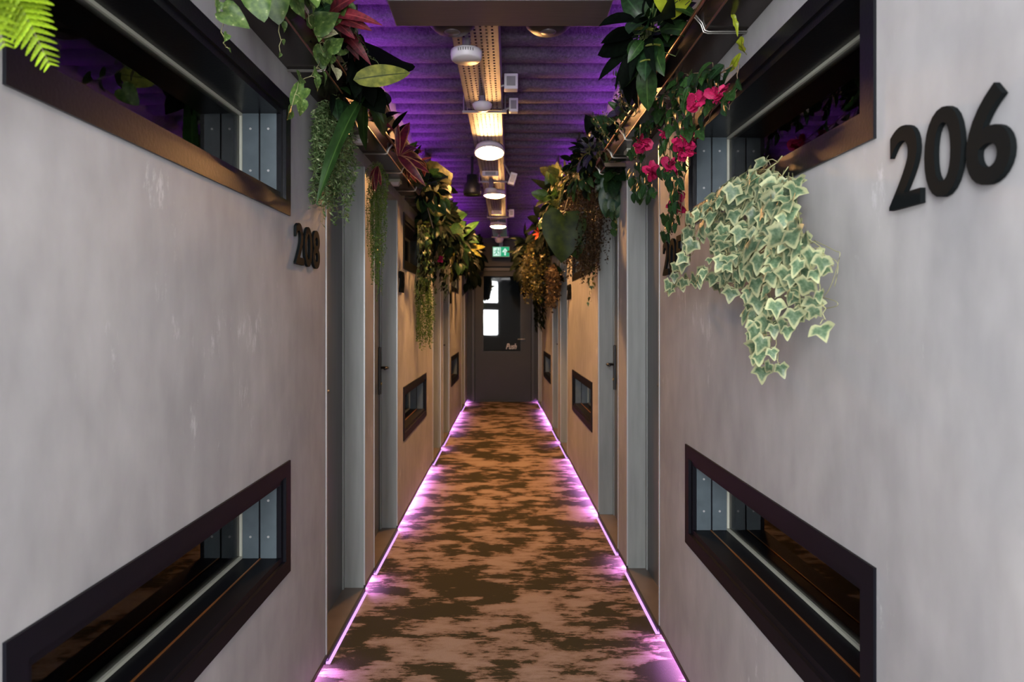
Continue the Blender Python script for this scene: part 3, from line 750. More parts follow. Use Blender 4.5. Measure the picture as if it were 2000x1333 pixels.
LM['maroon'] = leaf_mat('maroon_leaf', (.16, .018, .035), rim=(.42, .20, .10), rimpos=.78, pscale=8, dark=(.07, .012, .02))
LM['yellowgreen'] = leaf_mat('yellow_green_leaf', (.22, .24, .035), vein=(.03, .045, .01), pscale=6, dark=(.09, .11, .018), rough=.6)
LM['lime'] = leaf_mat('lime_leaf', (.36, .42, .03), vein=(.10, .14, .01), pscale=5, dark=(.26, .32, .02))
LM['fern'] = leaf_mat('fern_leaf', (.36, .52, .02), pscale=12, dark=(.22, .38, .015))
LM['gold'] = leaf_mat('golden_leaf', (.20, .19, .03), dark=(.07, .075, .012), vein=(.14, .14, .03), pscale=7, rough=.62)
LM['begonia'] = leaf_mat('begonia_leaf', (.10, .16, .08), rim=(.02, .06, .03), rimpos=.62, vein=(.04, .08, .04), pscale=26, patch=(.22, .28, .15))
LM['orange'] = leaf_mat('orange_bract', (.75, .12, .04), dark=(.5, .06, .03), pscale=9)
LM['pink'] = leaf_mat('pink_petal', (.66, .03, .16), dark=(.40, .010, .07), pscale=20, rough=.5)
LM['violet'] = leaf_mat('violet_leaf', (.06, .05, .10), dark=(.02, .02, .04), pscale=20)

K = {}
K['ivy'] = [radial_leaf('ivy_leaf_a', IVY1, LM['ivy']), radial_leaf('ivy_leaf_b', IVY2, LM['ivy'], cup=.3), radial_leaf('ivy_leaf_c', IVY1, LM['ivy'], cup=-.1, droop=.35)]
K['darkivy'] = [radial_leaf('dark_ivy_leaf', IVY1, LM['mid']), radial_leaf('dark_ivy_leaf_b', IVY2, LM['dark'])]
K['pothos'] = [radial_leaf('pothos_leaf_a', HEART, LM['pothos']), radial_leaf('pothos_leaf_b', HEART, LM['pothos'], cup=.4, droop=.4)]
K['palep'] = [radial_leaf('pale_leaf_a', HEART, LM['pale'], cup=.3)]
K['heart_dark'] = [radial_leaf('dark_heart_leaf', HEART, LM['dark']), radial_leaf('dark_heart_leaf_b', HEART, LM['mid'], cup=.3)]
K['bigheart'] = [radial_leaf('big_heart_leaf', HEART, leaf_mat('big_heart', (.04, .075, .008), vein=(.015, .03, .008), dark=(.012, .028, .005), pscale=5, rough=.55), cup=.2)]
K['oval_dark'] = [strip_leaf('oval_dark_leaf', oval, .28, LM['dark'], 8), strip_leaf('oval_dark_leaf_b', oval, .24, LM['mid'], 8, droop=.5)]
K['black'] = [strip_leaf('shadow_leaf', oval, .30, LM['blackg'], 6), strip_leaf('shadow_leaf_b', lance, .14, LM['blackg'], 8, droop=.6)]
K['lance_g'] = [strip_leaf('lance_leaf', lance, .13, LM['mid'], 12, droop=.3, wave=.1)]
K['red'] = [strip_leaf('red_lance_leaf', lance, .13, LM['red'], 10, droop=.3), strip_leaf('red_lance_leaf_b', lance, .10, LM['red'], 10, droop=.6)]
K['maroon'] = [strip_leaf('maroon_leaf_a', lance, .075, LM['maroon'], 10, droop=.25, wave=.1), strip_leaf('maroon_leaf_b', lance, .10, LM['maroon'], 10, droop=.5)]
K['yg'] = [strip_leaf('yellow_green_leaf_a', oval, .20, LM['yellowgreen'], 12, droop=.2, fold=.15)]
K['lime'] = [strip_leaf('lime_leaf_a', oval, .34, LM['lime'], 12, droop=.15, fold=.1), strip_leaf('lime_leaf_b', lance, .18, LM['lime'], 12, droop=.4, wave=.3)]
K['gold'] = [strip_leaf('gold_leaf_a', lance, .13, LM['gold'], 8, droop=.3), radial_leaf('gold_leaf_b', IVY2, LM['gold'], cup=.4)]
K['goldfat'] = [radial_leaf('gold_broad_leaf', HEART, LM['gold'], cup=.25), radial_leaf('gold_broad_leaf_b', HEART, LM['yellowgreen'], cup=.3)]
K['fern'] = [strip_leaf('fern_leaflet', lambda t: (1 - t) ** .5 * (.72 + .28 * abs(math.sin(t * 26))), .13, LM['fern'], 14, droop=.15)]
K['begonia'] = [radial_leaf('begonia_leaf_a', HEART, LM['begonia'], cup=.2)]
K['croton'] = [strip_leaf('croton_leaf', oval, .18, LM['olive'], 8, droop=.4), strip_leaf('croton_leaf_b', oval, .2, LM['mid'], 8, droop=.3)]
K['orange'] = [strip_leaf('orange_bract', lance, .16, LM['orange'], 8, droop=.2)]
K['violet'] = [strip_leaf('violet_leaf', oval, .22, LM['violet'], 8, droop=.4)]
def petal_mesh():
    return strip_leaf('petal', lambda t: math.sin(math.pi * min(1, t * .8 + .12)) ** .6, .42, LM['pink'], 6, fold=.3, droop=-.3, wave=.35)
K['petal'] = [petal_mesh()]

def orient(d, n):
    Y = Vector(d).normalized(); n = Vector(n)
    Z = n - Y * n.dot(Y)
    if Z.length < 1e-3: Z = Vector((0, -1, .3)) - Y * Vector((0, -1, .3)).dot(Y)
    Z.normalize(); Xv = Y.cross(Z)
    return Matrix((Xv, Y, Z)).transposed()
def leaf(me, root, p, d, n, size, name='leaf', wx=1.0):
    p = Vector(p); d = Vector(d).normalized(); sg = 1 if p.x > 0 else -1
    p.y = min(p.y, YE - .08); lim = W(sg, p.y) - .022
    if sg * p.x > lim: p.x = sg * lim
    tip = p + d * size; lim = W(sg, tip.y) - .022
    if sg * tip.x > lim: tip.x = sg * lim
    tip.y = min(tip.y, YE - .06); tip.z = min(tip.z, ZC - .12); p.z = min(p.z, ZC - .12)
    if (tip - p).length > 1e-3: d = tip - p
    o = bpy.data.objects.new(name, me); C.objects.link(o); o.parent = root
    m = orient(d, n).to_4x4() @ Matrix.Diagonal((size * wx, size, size, 1))
    m.translation = Vector(p) - offset_of(root); o.matrix_basis = m
    return o
def leaf_to(me, root, p0, p1, n, wx=1.0, name='leaf'):
    d = Vector(p1) - Vector(p0); return leaf(me, root, p0, d, n, d.length * 1.04, name, wx)
def smooth_path(pts, k=5, jit=0.0):
    pts = [Vector(p) for p in pts]; out = []
    for i in range(len(pts) - 1):
        a = pts[max(i - 1, 0)]; b_ = pts[i]; c = pts[i + 1]; d = pts[min(i + 2, len(pts) - 1)]
        for j in range(k):
            t = j / k
            q = .5 * ((2 * b_) + (c - a) * t + (2 * a - 5 * b_ + 4 * c - d) * t * t + (-a + 3 * b_ - 3 * c + d) * t ** 3)
            out.append(q + Vector((U(-jit, jit), U(-jit, jit), U(-jit, jit))))
    out.append(pts[-1]); return out
def vine(root, side, path, kinds, spacing, size, stem='stem', r=.0016, spread=1.0, down=.7, face=(0, -.55, .25), jit=.004, tip=True, size_end=.6, pet=.5, rough=.55):
    """a trailing stem with a petiole and a leaf every `spacing` metres"""
    pts = smooth_path(path, 5, jit)
    b = MB(); b.tube(pts, r, 5, r * .6)
    L = 0; acc = 0; total = sum((pts[i + 1] - pts[i]).length for i in range(len(pts) - 1)); k = 0
    spots = []
    for i in range(len(pts) - 1):
        seg_ = pts[i + 1] - pts[i]; l = seg_.length; u = 0
        while acc + (l - u) >= spacing:
            u += spacing - acc; acc = 0
            spots.append((pts[i] + seg_ * (u / l), seg_.normalized(), (L + u) / total))
        acc += l - u; L += l
    if tip: spots.append((pts[-1], (pts[-1] - pts[-2]).normalized(), 1.0))
    fn = Vector((-side, 0, 0)) + Vector(face)
    for (p, tdir, t) in spots:
        k += 1
        sd = Vector((0, 1, 0)) if k % 2 else Vector((0, -1, 0))
        s_ = size * U(.7, 1.25) * (1 - (1 - size_end) * t)
        d = tdir * .45 + sd * U(.2, 1.0) * spread + Vector((-side * U(0, .5), 0, -down * U(.3, 1.2)))
        d.normalize()
        q = p + (sd * U(.3, 1) * .6 + Vector((-side * U(.1, .9), 0, U(-.2, .5)))).normalized() * s_ * pet
        b.tube([p, (p + q) / 2 + Vector((0, 0, .1 * s_)), q], r * .6, 4)
        nn = fn + Vector((U(-1, 1), U(-1, 1), U(-.7, .9))) * rough
        leaf(random.choice(kinds), root, q, d, nn, s_, wx=U(.85, 1.15))
    b.build('stem', M[stem], root, smooth=True)
def fine_hang(root, top, rx, ry, length, strands, m, lsize, step, stem='stem', wob=.012, taper=.5, name='foliage', out=None, lw=.28):
    """dozens of thin strands set with tiny leaves"""
    b = MB(); sb = MB(); top = Vector(top)
    for s_ in range(strands):
        a = U(0, 6.283); rr = math.sqrt(R()); x = math.cos(a) * rr * rx; y = math.sin(a) * rr * ry
        ln = length * (1 - taper * rr * R()) * U(.75, 1.0)
        p = top + Vector((x * .5, y * .5, U(-.01, .02))); pts = [p.copy()]
        n = max(3, int(ln / step)); vel = Vector((x * 1.0, y * 1.0, 0)) / max(n * .35, 1)
        for i in range(n):
            t = i / n
            p = p + Vector((U(-wob, wob) * .5, U(-wob, wob) * .5, -step)) + (vel if t < .35 else -vel * .28 * taper)
            pts.append(p.copy())
            for q in range(2):
                d = Vector((U(-1, 1), U(-1, 1), U(-.9, .35))).normalized()
                sz = lsize * U(.6, 1.3)
                sidev = d.cross(Vector((U(-1, 1), U(-1, 1), U(-1, 1)))).normalized() * sz * lw
                c = p + d * sz * .5
                b.add([p, c + sidev, p + d * sz, c - sidev], [(0, 1, 2, 3)], [(0, 0), (1, .5), (0, 1), (1, .5)])
        sb.tube(pts[::3] + [pts[-1]], .0007, 3, cap=False)
    b.build(name, m, root, kind='stuff'); sb.build('stem', M[stem], root, kind='stuff')
def rosette(root, c, tips, kinds, n, wx=1.0, petiole=False, name='leaf'):
    for tpt in tips: leaf_to(random.choice(kinds), root, c, tpt, n, wx * U(.85, 1.15), name)
def bush(root, c, rad, kinds, count, size, side, droop=.5, stemm='stem', zs=1.0):
    """loose crown of single leaves on short stalks"""
    c = Vector(c); b = MB()
    for i in range(count):
        d = Vector((U(-1, 1), U(-1, 1), U(-1, 1)))
        if d.length < .2: continue
        d.normalize(); d.x = abs(d.x) * -side * .9 if R() < .7 else d.x
        q = c + Vector((d.x * rad[0], d.y * rad[1], d.z * rad[2])) * U(.35, 1)
        lim_ = W(1 if q.x > 0 else -1, q.y) - .03; q.x = max(-lim_, min(lim_, q.x)); q.y = min(q.y, YE - .1); q.z = min(q.z, ZC - .22)
        dd = (d + Vector((0, 0, -droop * U(.3, 1.4)))).normalized()
        leaf(random.choice(kinds), root, q, dd, Vector((-side * .6, -1, .5)) + Vector((U(-.6, .6), U(-.6, .6), U(-.4, .6))), size * U(.65, 1.3))
        b.tube([c + Vector((U(-.1, .1) * rad[0], U(-.5, .5) * rad[1], -.3 * rad[2])).lerp(q, .35), (c + q) / 2 + Vector((0, 0, .01)), q], .0014, 4)
    b.build('stem', M[stemm], root, smooth=True)
PL = lambda px, py, out: pw(-1, px, py, out)
PR = lambda px, py, out: pw(1, px, py, out)
def plant(nm, label, p, cat='plant', group=None): return thing(nm, label, cat, p, group)
NC = Vector((0, -1, .25))      # facing down the corridor towards its open end

# ---- left side, near to far
def frond(root, path, ln, n=17):
    pts = smooth_path(path, 8); b = MB(); b.tube(pts, .0016, 5, .0006); b.build('rachis', M['stempale'], root, smooth=True)
    for i in range(n):
        t = (i + .5) / n; f = t * (len(pts) - 1); k = int(f); p = pts[k].lerp(pts[min(k + 1, len(pts) - 1)], f - k)
        tg = (pts[min(k + 1, len(pts) - 1)] - pts[max(k - 1, 0)]).normalized()
        perp = tg.cross(Vector((.6, -.8, 0))).normalized()
        s_ = ln * math.sin(math.pi * (.12 + .80 * (1 - t) ** 1.0) * .62) * U(.9, 1.08) * (1 - t * .35)
        for sg in (-1, 1):
            leaf(K['fern'][0], root, p, tg * .62 + perp * sg * .8, Vector((.6, -.8, .1)), s_, 'leaflet')
r_ = plant('potted_fern', 'bright green fern frond drooping over the near left upper window', PL(10, -60, .1))
frond(r_, [PL(-60, -170, .13), PL(0, -60, .12), PL(50, 30, .11), PL(98, 128, .10)], .085, 22)
frond(r_, [PL(-120, -150, .15), PL(-70, -60, .15), PL(-20, 20, .14), PL(10, 90, .13)], .075, 16)

r_ = plant('trailing_pothos', 'variegated pothos vine trailing over the first wire brackets on the left', PL(520, -60, .1))
vine(r_, -1, [PL(330, -90, .13), PL(405, -20, .15), PL(428, 25, .15), PL(434, 62, .15), PL(441, 92, .145)], K['pothos'], .040, .040, 'stempale', size_end=.35, pet=.6)
vine(r_, -1, [PL(500, -100, .12), PL(535, -20, .15), PL(543, 50, .15), PL(548, 108, .15)], K['pothos'], .045, .045, 'stempale', size_end=.35)
vine(r_, -1, [PL(560, -80, .12), PL(600, 30, .16), PL(622, 80, .17), PL(642, 130, .16)], K['pothos'] + K['palep'], .05, .062, 'stempale', size_end=.7)
vine(r_, -1, [PL(640, 90, .14), PL(615, 140, .16), PL(585, 165, .15), PL(568, 215, .12)], K['pothos'], .05, .060, 'stempale', size_end=.7)
vine(r_, -1, [PL(480, -120, .12), PL(520, -40, .13), PL(590, -10, .15), PL(650, 10, .17)], K['pothos'], .030, .075, 'stempale', size_end=.9)
vine(r_, -1, [PL(600, -80, .14), PL(640, -20, .18), PL(670, 30, .2)], K['pothos'], .035, .07, 'stempale', size_end=.9)
for (x0, y0, x1, y1, kk, o_) in ((430, 20, 480, 42, 'pothos', .15), (495, -30, 512, 36, 'pothos', .15), (530, -40, 540, 40, 'pothos', .15), (610, 60, 658, 20, 'pothos', .17),
                             (622, 62, 658, 62, 'palep', .18), (632, 88, 628, 132, 'pothos', .17), (598, 168, 565, 200, 'pothos', .14), (640, 100, 668, 72, 'pothos', .18)):
    a = PL(x0, y0, o_); leaf_to(random.choice(K[kk]), r_, a, at(x1, y1, a.y), NC, 1.0)

r_ = plant('cordyline', 'dark red cordyline leaning out above the left pothos', PL(655, 20, .16))
c = PL(640, 30, .18)
rosette(r_, c, [at(722, 22, c.y + .05), at(692, 66, c.y), at(700, -10, c.y + .1), at(660, -40, c.y), at(715, 40, c.y - .05), at(705, 5, c.y - .1), at(680, -20, c.y - .1)], K['red'], NC, 1.5)
c2 = PL(668, 60, .18); rosette(r_, c2, [at(722, 128, c2.y + .1), at(700, 110, c2.y), at(728, 75, c2.y + .1), at(692, 66, c2.y - .05), at(712, 95, c2.y - .05)], K['red'], NC, 1.5)
vine(r_, -1, [c, at(690, 60, c.y + .1), at(720, 110, c.y + .25), at(750, 130, c.y + .3)], K['croton'], .03, .03, spread=.8)

r_ = plant('birds_nest_plant', 'large dark plant with long strap leaves, one yellow-green, over the first left door', PL(690, 140, .16))
c = PL(692, 150, .17)
leaf_to(K['yg'][0], r_, at(690, 156, c.y - .15), at(802, 137, c.y - .12), NC + Vector((0, 0, -.4)), .9)
for (x, y_, dy, kk, wx) in ((608, 328, -.25, 'lance_g', .45), (697, 308, .25, 'lance_g', .7), (776, 286, .35, 'lance_g', .8), (750, 235, .1, 'lance_g', .9), (792, 62, .2, 'black', 1.3), (745, 90, .1, 'black', 1.2), (700, 100, -.1, 'black', 1), (740, 200, 0, 'black', 1.2), (770, 170, .2, 'black', 1.)):
    a = at(715, 180, c.y + .1) if y_ > 180 else c
    leaf_to(K[kk][0], r_, a, at(x, y_, c.y + dy), NC, wx)
bush(r_, at(690, 130, c.y), (.05, .22, .06), K['black'], 20, .11, -1)
bush(r_, at(665, 200, c.y + .1), (.04, .2, .05), K['black'] + K['oval_dark'], 22, .09, -1)

r_ = plant('hanging_string_bush', 'broad bright green trailing bush with pale tips before the first left door', PL(645, 215, .055))
fine_hang(r_, PL(645, 212, .055), .050, .12, .46, 85, LM['string'], .023, .0085, wob=.012, taper=.8, lw=.13)

r_ = plant('slim_trailing_moss', 'slim olive green strand plant hanging between the first and second left doors', PL(737, 325, .07))
fine_hang(r_, PL(737, 322, .07), .038, .05, .72, 60, LM['fine'], .010, .010, wob=.004, taper=.85)

r_ = plant('maroon_dracaena', 'maroon dracaena with pale-edged pointed leaves above the second left door', PL(800, 300, .16))
c = PL(778, 305, .17)
rosette(r_, c, [at(x, y_, c.y + d_) for x, y_, d_ in ((793, 222, 0), (812, 262, .1), (833, 250, .2), (862, 295, .2), (848, 332, .1), (820, 340, -.1), (774, 240, -.1), (838, 300, .3), (770, 262, .1), (862, 280, .35), (815, 330, .3))], K['maroon'], NC, 1.25)
c = PL(738, 325, .10); rosette(r_, c, [at(722, 372, c.y), at(742, 362, c.y), at(730, 352, c.y - .1), at(716, 345, c.y)], K['maroon'], NC, 1.1)

r_ = plant('golden_philodendron', 'big yellow-green lobed leaves catching the lamp light on the left', PL(840, 360, .15))
for (x0, y0, x1, y1, kk, d_) in ((836, 348, 886, 335, 'goldfat', 4.6), (840, 375, 883, 360, 'goldfat', 4.6), (838, 395, 876, 412, 'goldfat', 4.5), (850, 350, 880, 390, 'goldfat', 4.7), (822, 365, 858, 352, 'heart_dark', 4.5), (826, 380, 846, 420, 'goldfat', 4.5), (860, 385, 886, 400, 'gold', 4.6), (820, 345, 845, 335, 'heart_dark', 4.4)):
    leaf_to(random.choice(K[kk]), r_, at(x0, y0, d_), at(x1, y1, d_ + .1), NC + Vector((.3, 0, 0)), 1.15)
bush(r_, at(832, 378, 4.6), (.11, .35, .13), K['heart_dark'] + K['black'] + K['black'], 80, .10, -1)
b = MB(); b.tube(smooth_path([at(828, 380, 4.5), at(836, 410, 4.5), at(846, 446, 4.5)]), .004, 6); b.tube(smooth_path([at(838, 400, 4.6), at(850, 425, 4.6), at(852, 436, 4.6)]), .003, 6); b.build('aerial_root', M['stembrown'], r_, smooth=True)

r_ = plant('dark_monstera', 'dark leafy monstera mass below the yellow-green leaves on the left', PL(850, 450, .12))
bush(r_, at(856, 445, 5.5), (.15, .45, .18), K['heart_dark'] + K['black'] + K['black'], 150, .10, -1)
for (x0, y0, x1, y1) in ((858, 455, 886, 470), (872, 450, 897, 458), (868, 465, 880, 482), (884, 445, 904, 440)): leaf_to(K['goldfat'][0], r_, at(x0, y0, 5.4), at(x1, y1, 5.4), NC, .8)

r_ = plant('dark_trailing_creeper', 'dark creeper with a red bloom trailing beside the left upper window of the second panel', PL(825, 480, .08))
for k in range(24):
    x = U(812, 868); y1 = U(520, 592)
    vine(r_, -1, [PL(x, 440, .10), PL(x + U(-5, 5), 490, .12), PL(x + U(-8, 8), y1, .09)], K['darkivy'] + K['black'] + K['black'], .035, .065, down=1.0)
for k in range(9): leaf(K['petal'][0], r_, at(860, 507, 5.7), Vector((U(-1, 1), U(-.6, 0), U(-1, 1))), Vector((U(-1, 1), -1, U(-1, 1))), .032, 'petal')
for (a0, b0) in ((840, 470), (836, 500), (842, 520), (830, 540)): leaf_to(K['gold'][0], r_, at(a0, b0, 5.3), at(a0 + 4, b0 + 22, 5.3), NC, .8)

r_ = plant('hanging_grass_tail', 'bright green feathery tail hanging on the second left wall panel', PL(826, 560, .06))
fine_hang(r_, PL(827, 545, .06), .055, .12, .62, 50, LM['fine'], .016, .012, wob=.010, taper=.7)

r_ = plant('star_dracaena', 'pointed yellow leaves sticking out towards the corridor on the left', PL(890, 460, .2))
c = at(898, 466, 6.8)
rosette(r_, c, [at(x, y_, 6.8 + d_) for x, y_, d_ in ((940, 418, .2), (926, 440, .1), (915, 520, 0), (885, 500, 0), (905, 505, 0), (890, 425, .2), (880, 470, .2))], K['lance_g'], NC, .9)
c = at(918, 488, 7.0)
rosette(r_, c, [at(x, y_, 7.0 + d_) for x, y_, d_ in ((952, 476, .1), (942, 500, 0), (936, 500, 0), (918, 510, .1), (932, 470, .1), (900, 480, 0))], [K['gold'][0]], NC, 1.2)
bush(r_, at(890, 485, 7.1), (.17, .55, .24), K['black'] + K['black'] + K['heart_dark'], 120, .12, -1)

r_ = plant('drooping_yellow_plant', 'drooping plant with thin yellow leaves on the third left wall panel', PL(885, 510, .1))
for k in range(7):
    x = U(872, 896)
    vine(r_, -1, [PL(x + 6, 470, .16), PL(x + 2, 515, .13), PL(x, U(540, 575), .10)], [K['gold'][0], K['croton'][0], K['black'][1]], .05, .09, down=1.0)
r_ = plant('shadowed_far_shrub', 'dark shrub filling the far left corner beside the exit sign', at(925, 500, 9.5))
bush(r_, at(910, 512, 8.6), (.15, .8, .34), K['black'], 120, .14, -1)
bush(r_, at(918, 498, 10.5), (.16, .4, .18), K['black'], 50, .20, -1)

# ---- right side, near to far
r_ = plant('lime_calathea', 'large lime leaf with dark stripes hanging at the top right of the ceiling', PR(1320, -60, .2))
a = at(1318, -70, 1.95); o = leaf_to(K['lime'][0], r_, a, at(1318, 42, 2.05), Vector((0, -1, -.5)), 1.15)
b = MB()
for k in range(5):
    q = at(1302 + k * 12, 2 + (k % 2) * 8, 1.985); b.tube([q, q + Vector((.014, 0, .012))], .0012, 4)
b.build('dark_stripes', M['blackrough'], r_)
leaf_to(K['black'][0], r_, at(1330, -40, 2.2), at(1250, 10, 2.4), NC, 1.2)
r_ = plant('upright_begonia', 'dark broad-leaved plant against the purple ceiling, above the nearest right bracket', PR(1270, 70, .2))
bush(r_, at(1268, 78, 2.25), (.06, .22, .09), K['black'] + K['oval_dark'], 60, .12, 1, droop=.2)
for (x0, y0, x1, y1) in ((1290, 90, 1262, 85), (1275, 60, 1235, 52), (1270, 118, 1250, 118)): leaf_to(K['goldfat'][1], r_, at(x0, y0, 2.1), at(x1, y1, 2.1), NC + Vector((0, 0, .9)), .4)
leaf_to(K['palep'][0], r_, at(1224, 92, 2.5), at(1252, 150, 2.5), Vector((-1, -.4, .1)), .5)
r_ = plant('small_leaved_sprays', 'dark upright sprays with small leaves along the right copper rail', PR(1215, 200, .18))
for k in range(16):
    y = U(2.55, 3.5); x = X(1, y, -.13); p0 = Vector((x, y, H + .86))
    vine(r_, 1, [p0, p0 + Vector((-U(.01, .06), 0, U(.04, .08))), p0 + Vector((-U(.02, .1), U(-.1, .1), U(.08, .19)))], K['oval_dark'] + K['croton'] + K['violet'], .018, .030, down=-.3, size_end=.8)
r_ = plant('lime_trailing_leaf', 'twisted lime green leaf hanging beside the right upper window', PR(1448, 90, .05))
leaf_to(K['lime'][1], r_, PR(1450, 72, .06), PR(1440, 118, .05), NC + Vector((-.6, 0, 0)), 1.3); leaf_to(K['lime'][1], r_, PR(1446, 104, .05), PR(1418, 150, .07), NC, .8)
leaf_to(K['lime'][1], r_, PR(1428, 25, .08), PR(1447, 60, .06), NC, .7)

r_ = plant('flowering_creeper', 'dark green creeper with bright pink flowers falling from the right trough', PR(1380, 140, .08))
VP_ = [[(1440, 120), (1438, 170), (1425, 215)], [(1420, 130), (1400, 190), (1380, 235), (1372, 270)], [(1400, 140), (1360, 200), (1340, 260), (1335, 320)], [(1350, 190), (1320, 240), (1300, 300), (1310, 360)],
       [(1310, 210), (1270, 260), (1262, 320), (1280, 380)], [(1290, 230), (1250, 270), (1240, 340), (1250, 385)], [(1345, 180), (1330, 300), (1325, 380), (1312, 460)], [(1360, 200), (1345, 300), (1318, 400), (1308, 450)],
       [(1300, 250), (1310, 320), (1330, 380), (1322, 440)], [(1420, 140), (1330, 160), (1260, 200), (1250, 260)], [(1430, 130), (1345, 175), (1290, 200)], [(1390, 160), (1310, 220), (1240, 290)]]
for q in VP_:
    vine(r_, 1, [PR(x + U(-4, 4), y, U(.08, .14)) for x, y in q], [K['oval_dark'][0], K['oval_dark'][1], K['oval_dark'][0], K['darkivy'][0]], .030, .055, 'stembrown', down=.9, size_end=.8)
def bloom(root, p, size):
    g = empty('flower'); g.parent = root; g.location = p - offset_of(root)
    for k in range(18):
        d = Vector((U(-1, 1), U(-1, .25), U(-1.3, .8)))
        leaf(K['petal'][0], g, p + d * size * .12, d, Vector((U(-1, 1), U(-1, 0), U(-1, 1))), size * U(.35, .72), 'petal', U(.8, 1.5))
    b = MB(); b.tube([p, p + Vector((0, 0, size * .9))], .0012, 5); b.build('flower_stalk', M['stembrown'], g)
for (x, y, s_, o_) in ((1360, 200, .046, .15), (1403, 184, .046, .12), (1250, 279, .055, .17), (1334, 276, .060, .13), (1334, 293, .050, .13), (1310, 320, .050, .12), (1275, 336, .05, .13), (1319, 388, .05, .07), (1322, 403, .045, .07), (1297, 260, .03, .14)):
    bloom(r_, PR(x, y, o_), s_)

r_ = plant('variegated_ivy', 'variegated cream-edged ivy hanging from the near right upper window onto the wall', PR(1480, 330, .03))
IV = [[(1520, 318), (1440, 372), (1380, 420), (1350, 470), (1318, 560)], [(1500, 330), (1420, 400), (1370, 470), (1345, 505)], [(1480, 345), (1440, 420), (1400, 490), (1385, 530)], [(1540, 325), (1480, 420), (1450, 500), (1440, 570)],
      [(1530, 330), (1510, 420), (1500, 500), (1480, 580), (1478, 650), (1492, 712)], [(1540, 340), (1530, 430), (1525, 520), (1520, 600), (1515, 668), (1522, 715)], [(1550, 340), (1560, 430), (1580, 500), (1600, 560), (1612, 625)],
      [(1545, 350), (1550, 440), (1560, 520), (1560, 600), (1550, 640)], [(1555, 345), (1556, 380), (1550, 430)], [(1520, 380), (1570, 460), (1600, 480), (1628, 520)], [(1500, 400), (1480, 480), (1500, 560), (1510, 620)],
      [(1480, 380), (1510, 470), (1540, 540), (1590, 600)], [(1450, 400), (1450, 470), (1480, 540)], [(1430, 400), (1410, 440), (1400, 470)], [(1460, 370), (1400, 400), (1360, 430)], [(1490, 350), (1540, 400), (1560, 420)],
      [(1500, 450), (1440, 530), (1400, 540), (1340, 545), (1310, 562)], [(1520, 500), (1470, 540), (1475, 600)], [(1440, 420), (1420, 480), (1430, 520)], [(1470, 440), (1450, 480), (1420, 560)], [(1500, 600), (1505, 640), (1500, 690)], [(1540, 470), (1570, 540), (1580, 600)]]
for q in IV:
    o_ = U(.03, .12)
    vine(r_, 1, [PR(x, y, .02 + o_ * (i / (len(q) - 1)) ** .3) for i, (x, y) in enumerate(q)], K['ivy'], .031, .062, 'stempale', down=.7, spread=.9, face=(0, -.9, .3), size_end=.62, r=.0013, pet=.45, rough=1.0)
# the length lying along the window ledge
vine(r_, 1, [PR(1530, 305, .02), PR(1490, 335, .03), PR(1440, 365, .03), PR(1400, 392, .03), PR(1360, 412, .04)], K['ivy'], .028, .065, 'stempale', down=.35, face=(0, -.5, .8))
b = MB()
for q in ([(1590, 470), (1630, 490), (1640, 500), (1622, 560), (1600, 590)], [(1610, 500), (1636, 515), (1630, 560)], [(1600, 580), (1630, 588), (1634, 598), (1600, 605)], [(1490, 650), (1500, 640), (1520, 600)]):
    b = MB(); b.tube(smooth_path([PR(x, y, .04) for x, y in q]), .0008, 4); b.build('bare_tendril', M['stempale'], r_, smooth=True)

# mixed bank of foliage on the second right trough
r_ = plant('violet_shrub', 'dusky violet-leaved shrub at the start of the second right trough', PR(1165, 300, .15))
bush(r_, at(1158, 305, 3.9), (.10, .3, .07), K['violet'] + K['black'], 60, .075, 1, droop=.1)
r_ = plant('croton', 'croton with golden mottled leaves on the bend of the right planting', PR(1140, 340, .16))
bush(r_, at(1140, 345, 4.2), (.14, .4, .12), K['croton'] + K['gold'][:1] + K['oval_dark'] + K['black'], 170, .062, 1)
for (x0, y0, x1, y1) in ((1102, 312, 1106, 342), (1108, 345, 1095, 380), (1096, 372, 1090, 395)): leaf_to(K['gold'][0], r_, at(x0, y0, 4.4), at(x1, y1, 4.4), NC, .7)
r_ = plant('patterned_begonia', 'begonia with dark-edged silver patterned leaves near the right indicator box', PR(1195, 370, .07))
for (x0, y0, x1, y1) in ((1205, 340, 1180, 380), (1210, 345, 1222, 385), (1200, 370, 1178, 415), (1200, 375, 1205, 412), (1190, 390, 1186, 425), (1205, 390, 1216, 425), (1195, 350, 1190, 385), (1215, 330, 1230, 350)):
    d_ = 3.95; leaf_to(K['begonia'][0], r_, at(x0, y0, d_), at(x1, y1, d_), NC, 1.1)
bush(r_, at(1200, 350, 4.0), (.06, .25, .05), K['heart_dark'], 26, .08, 1)
vine(r_, 1, [at(1200, 400, 3.9), at(1202, 425, 3.9), at(1208, 445, 3.9)], K['heart_dark'], .025, .075, down=1)
r_ = plant('leafy_sprig', 'small bright green sprig over the top corner of the first right door', PR(1240, 360, .05))
for (x0, y0, x1, y1) in ((1240, 345, 1236, 368), (1243, 350, 1258, 372), (1250, 365, 1246, 392), (1255, 360, 1272, 380), (1262, 375, 1262, 400)): leaf_to(K['darkivy'][0], r_, at(x0, y0, 3.3), at(x1, y1, 3.3), NC, 1.0)
b = MB(); b.tube([at(1238, 330, 3.3), at(1243, 350, 3.3), at(1258, 362, 3.3)], .0015, 5); b.build('stem', M['stem'], r_)
r_ = plant('rust_brown_hanging_plant', 'rust-brown fine-leaved plant hanging in a long beard on the right', PR(1135, 380, .14))
fine_hang(r_, at(1140, 350, 4.5), .10, .25, .72, 100, LM['brown'], .020, .016, 'stembrown', wob=.016, taper=.5)
fine_hang(r_, at(1148, 420, 4.5), .05, .12, .42, 40, LM['brown'], .020, .016, 'stembrown', wob=.014, taper=.5)
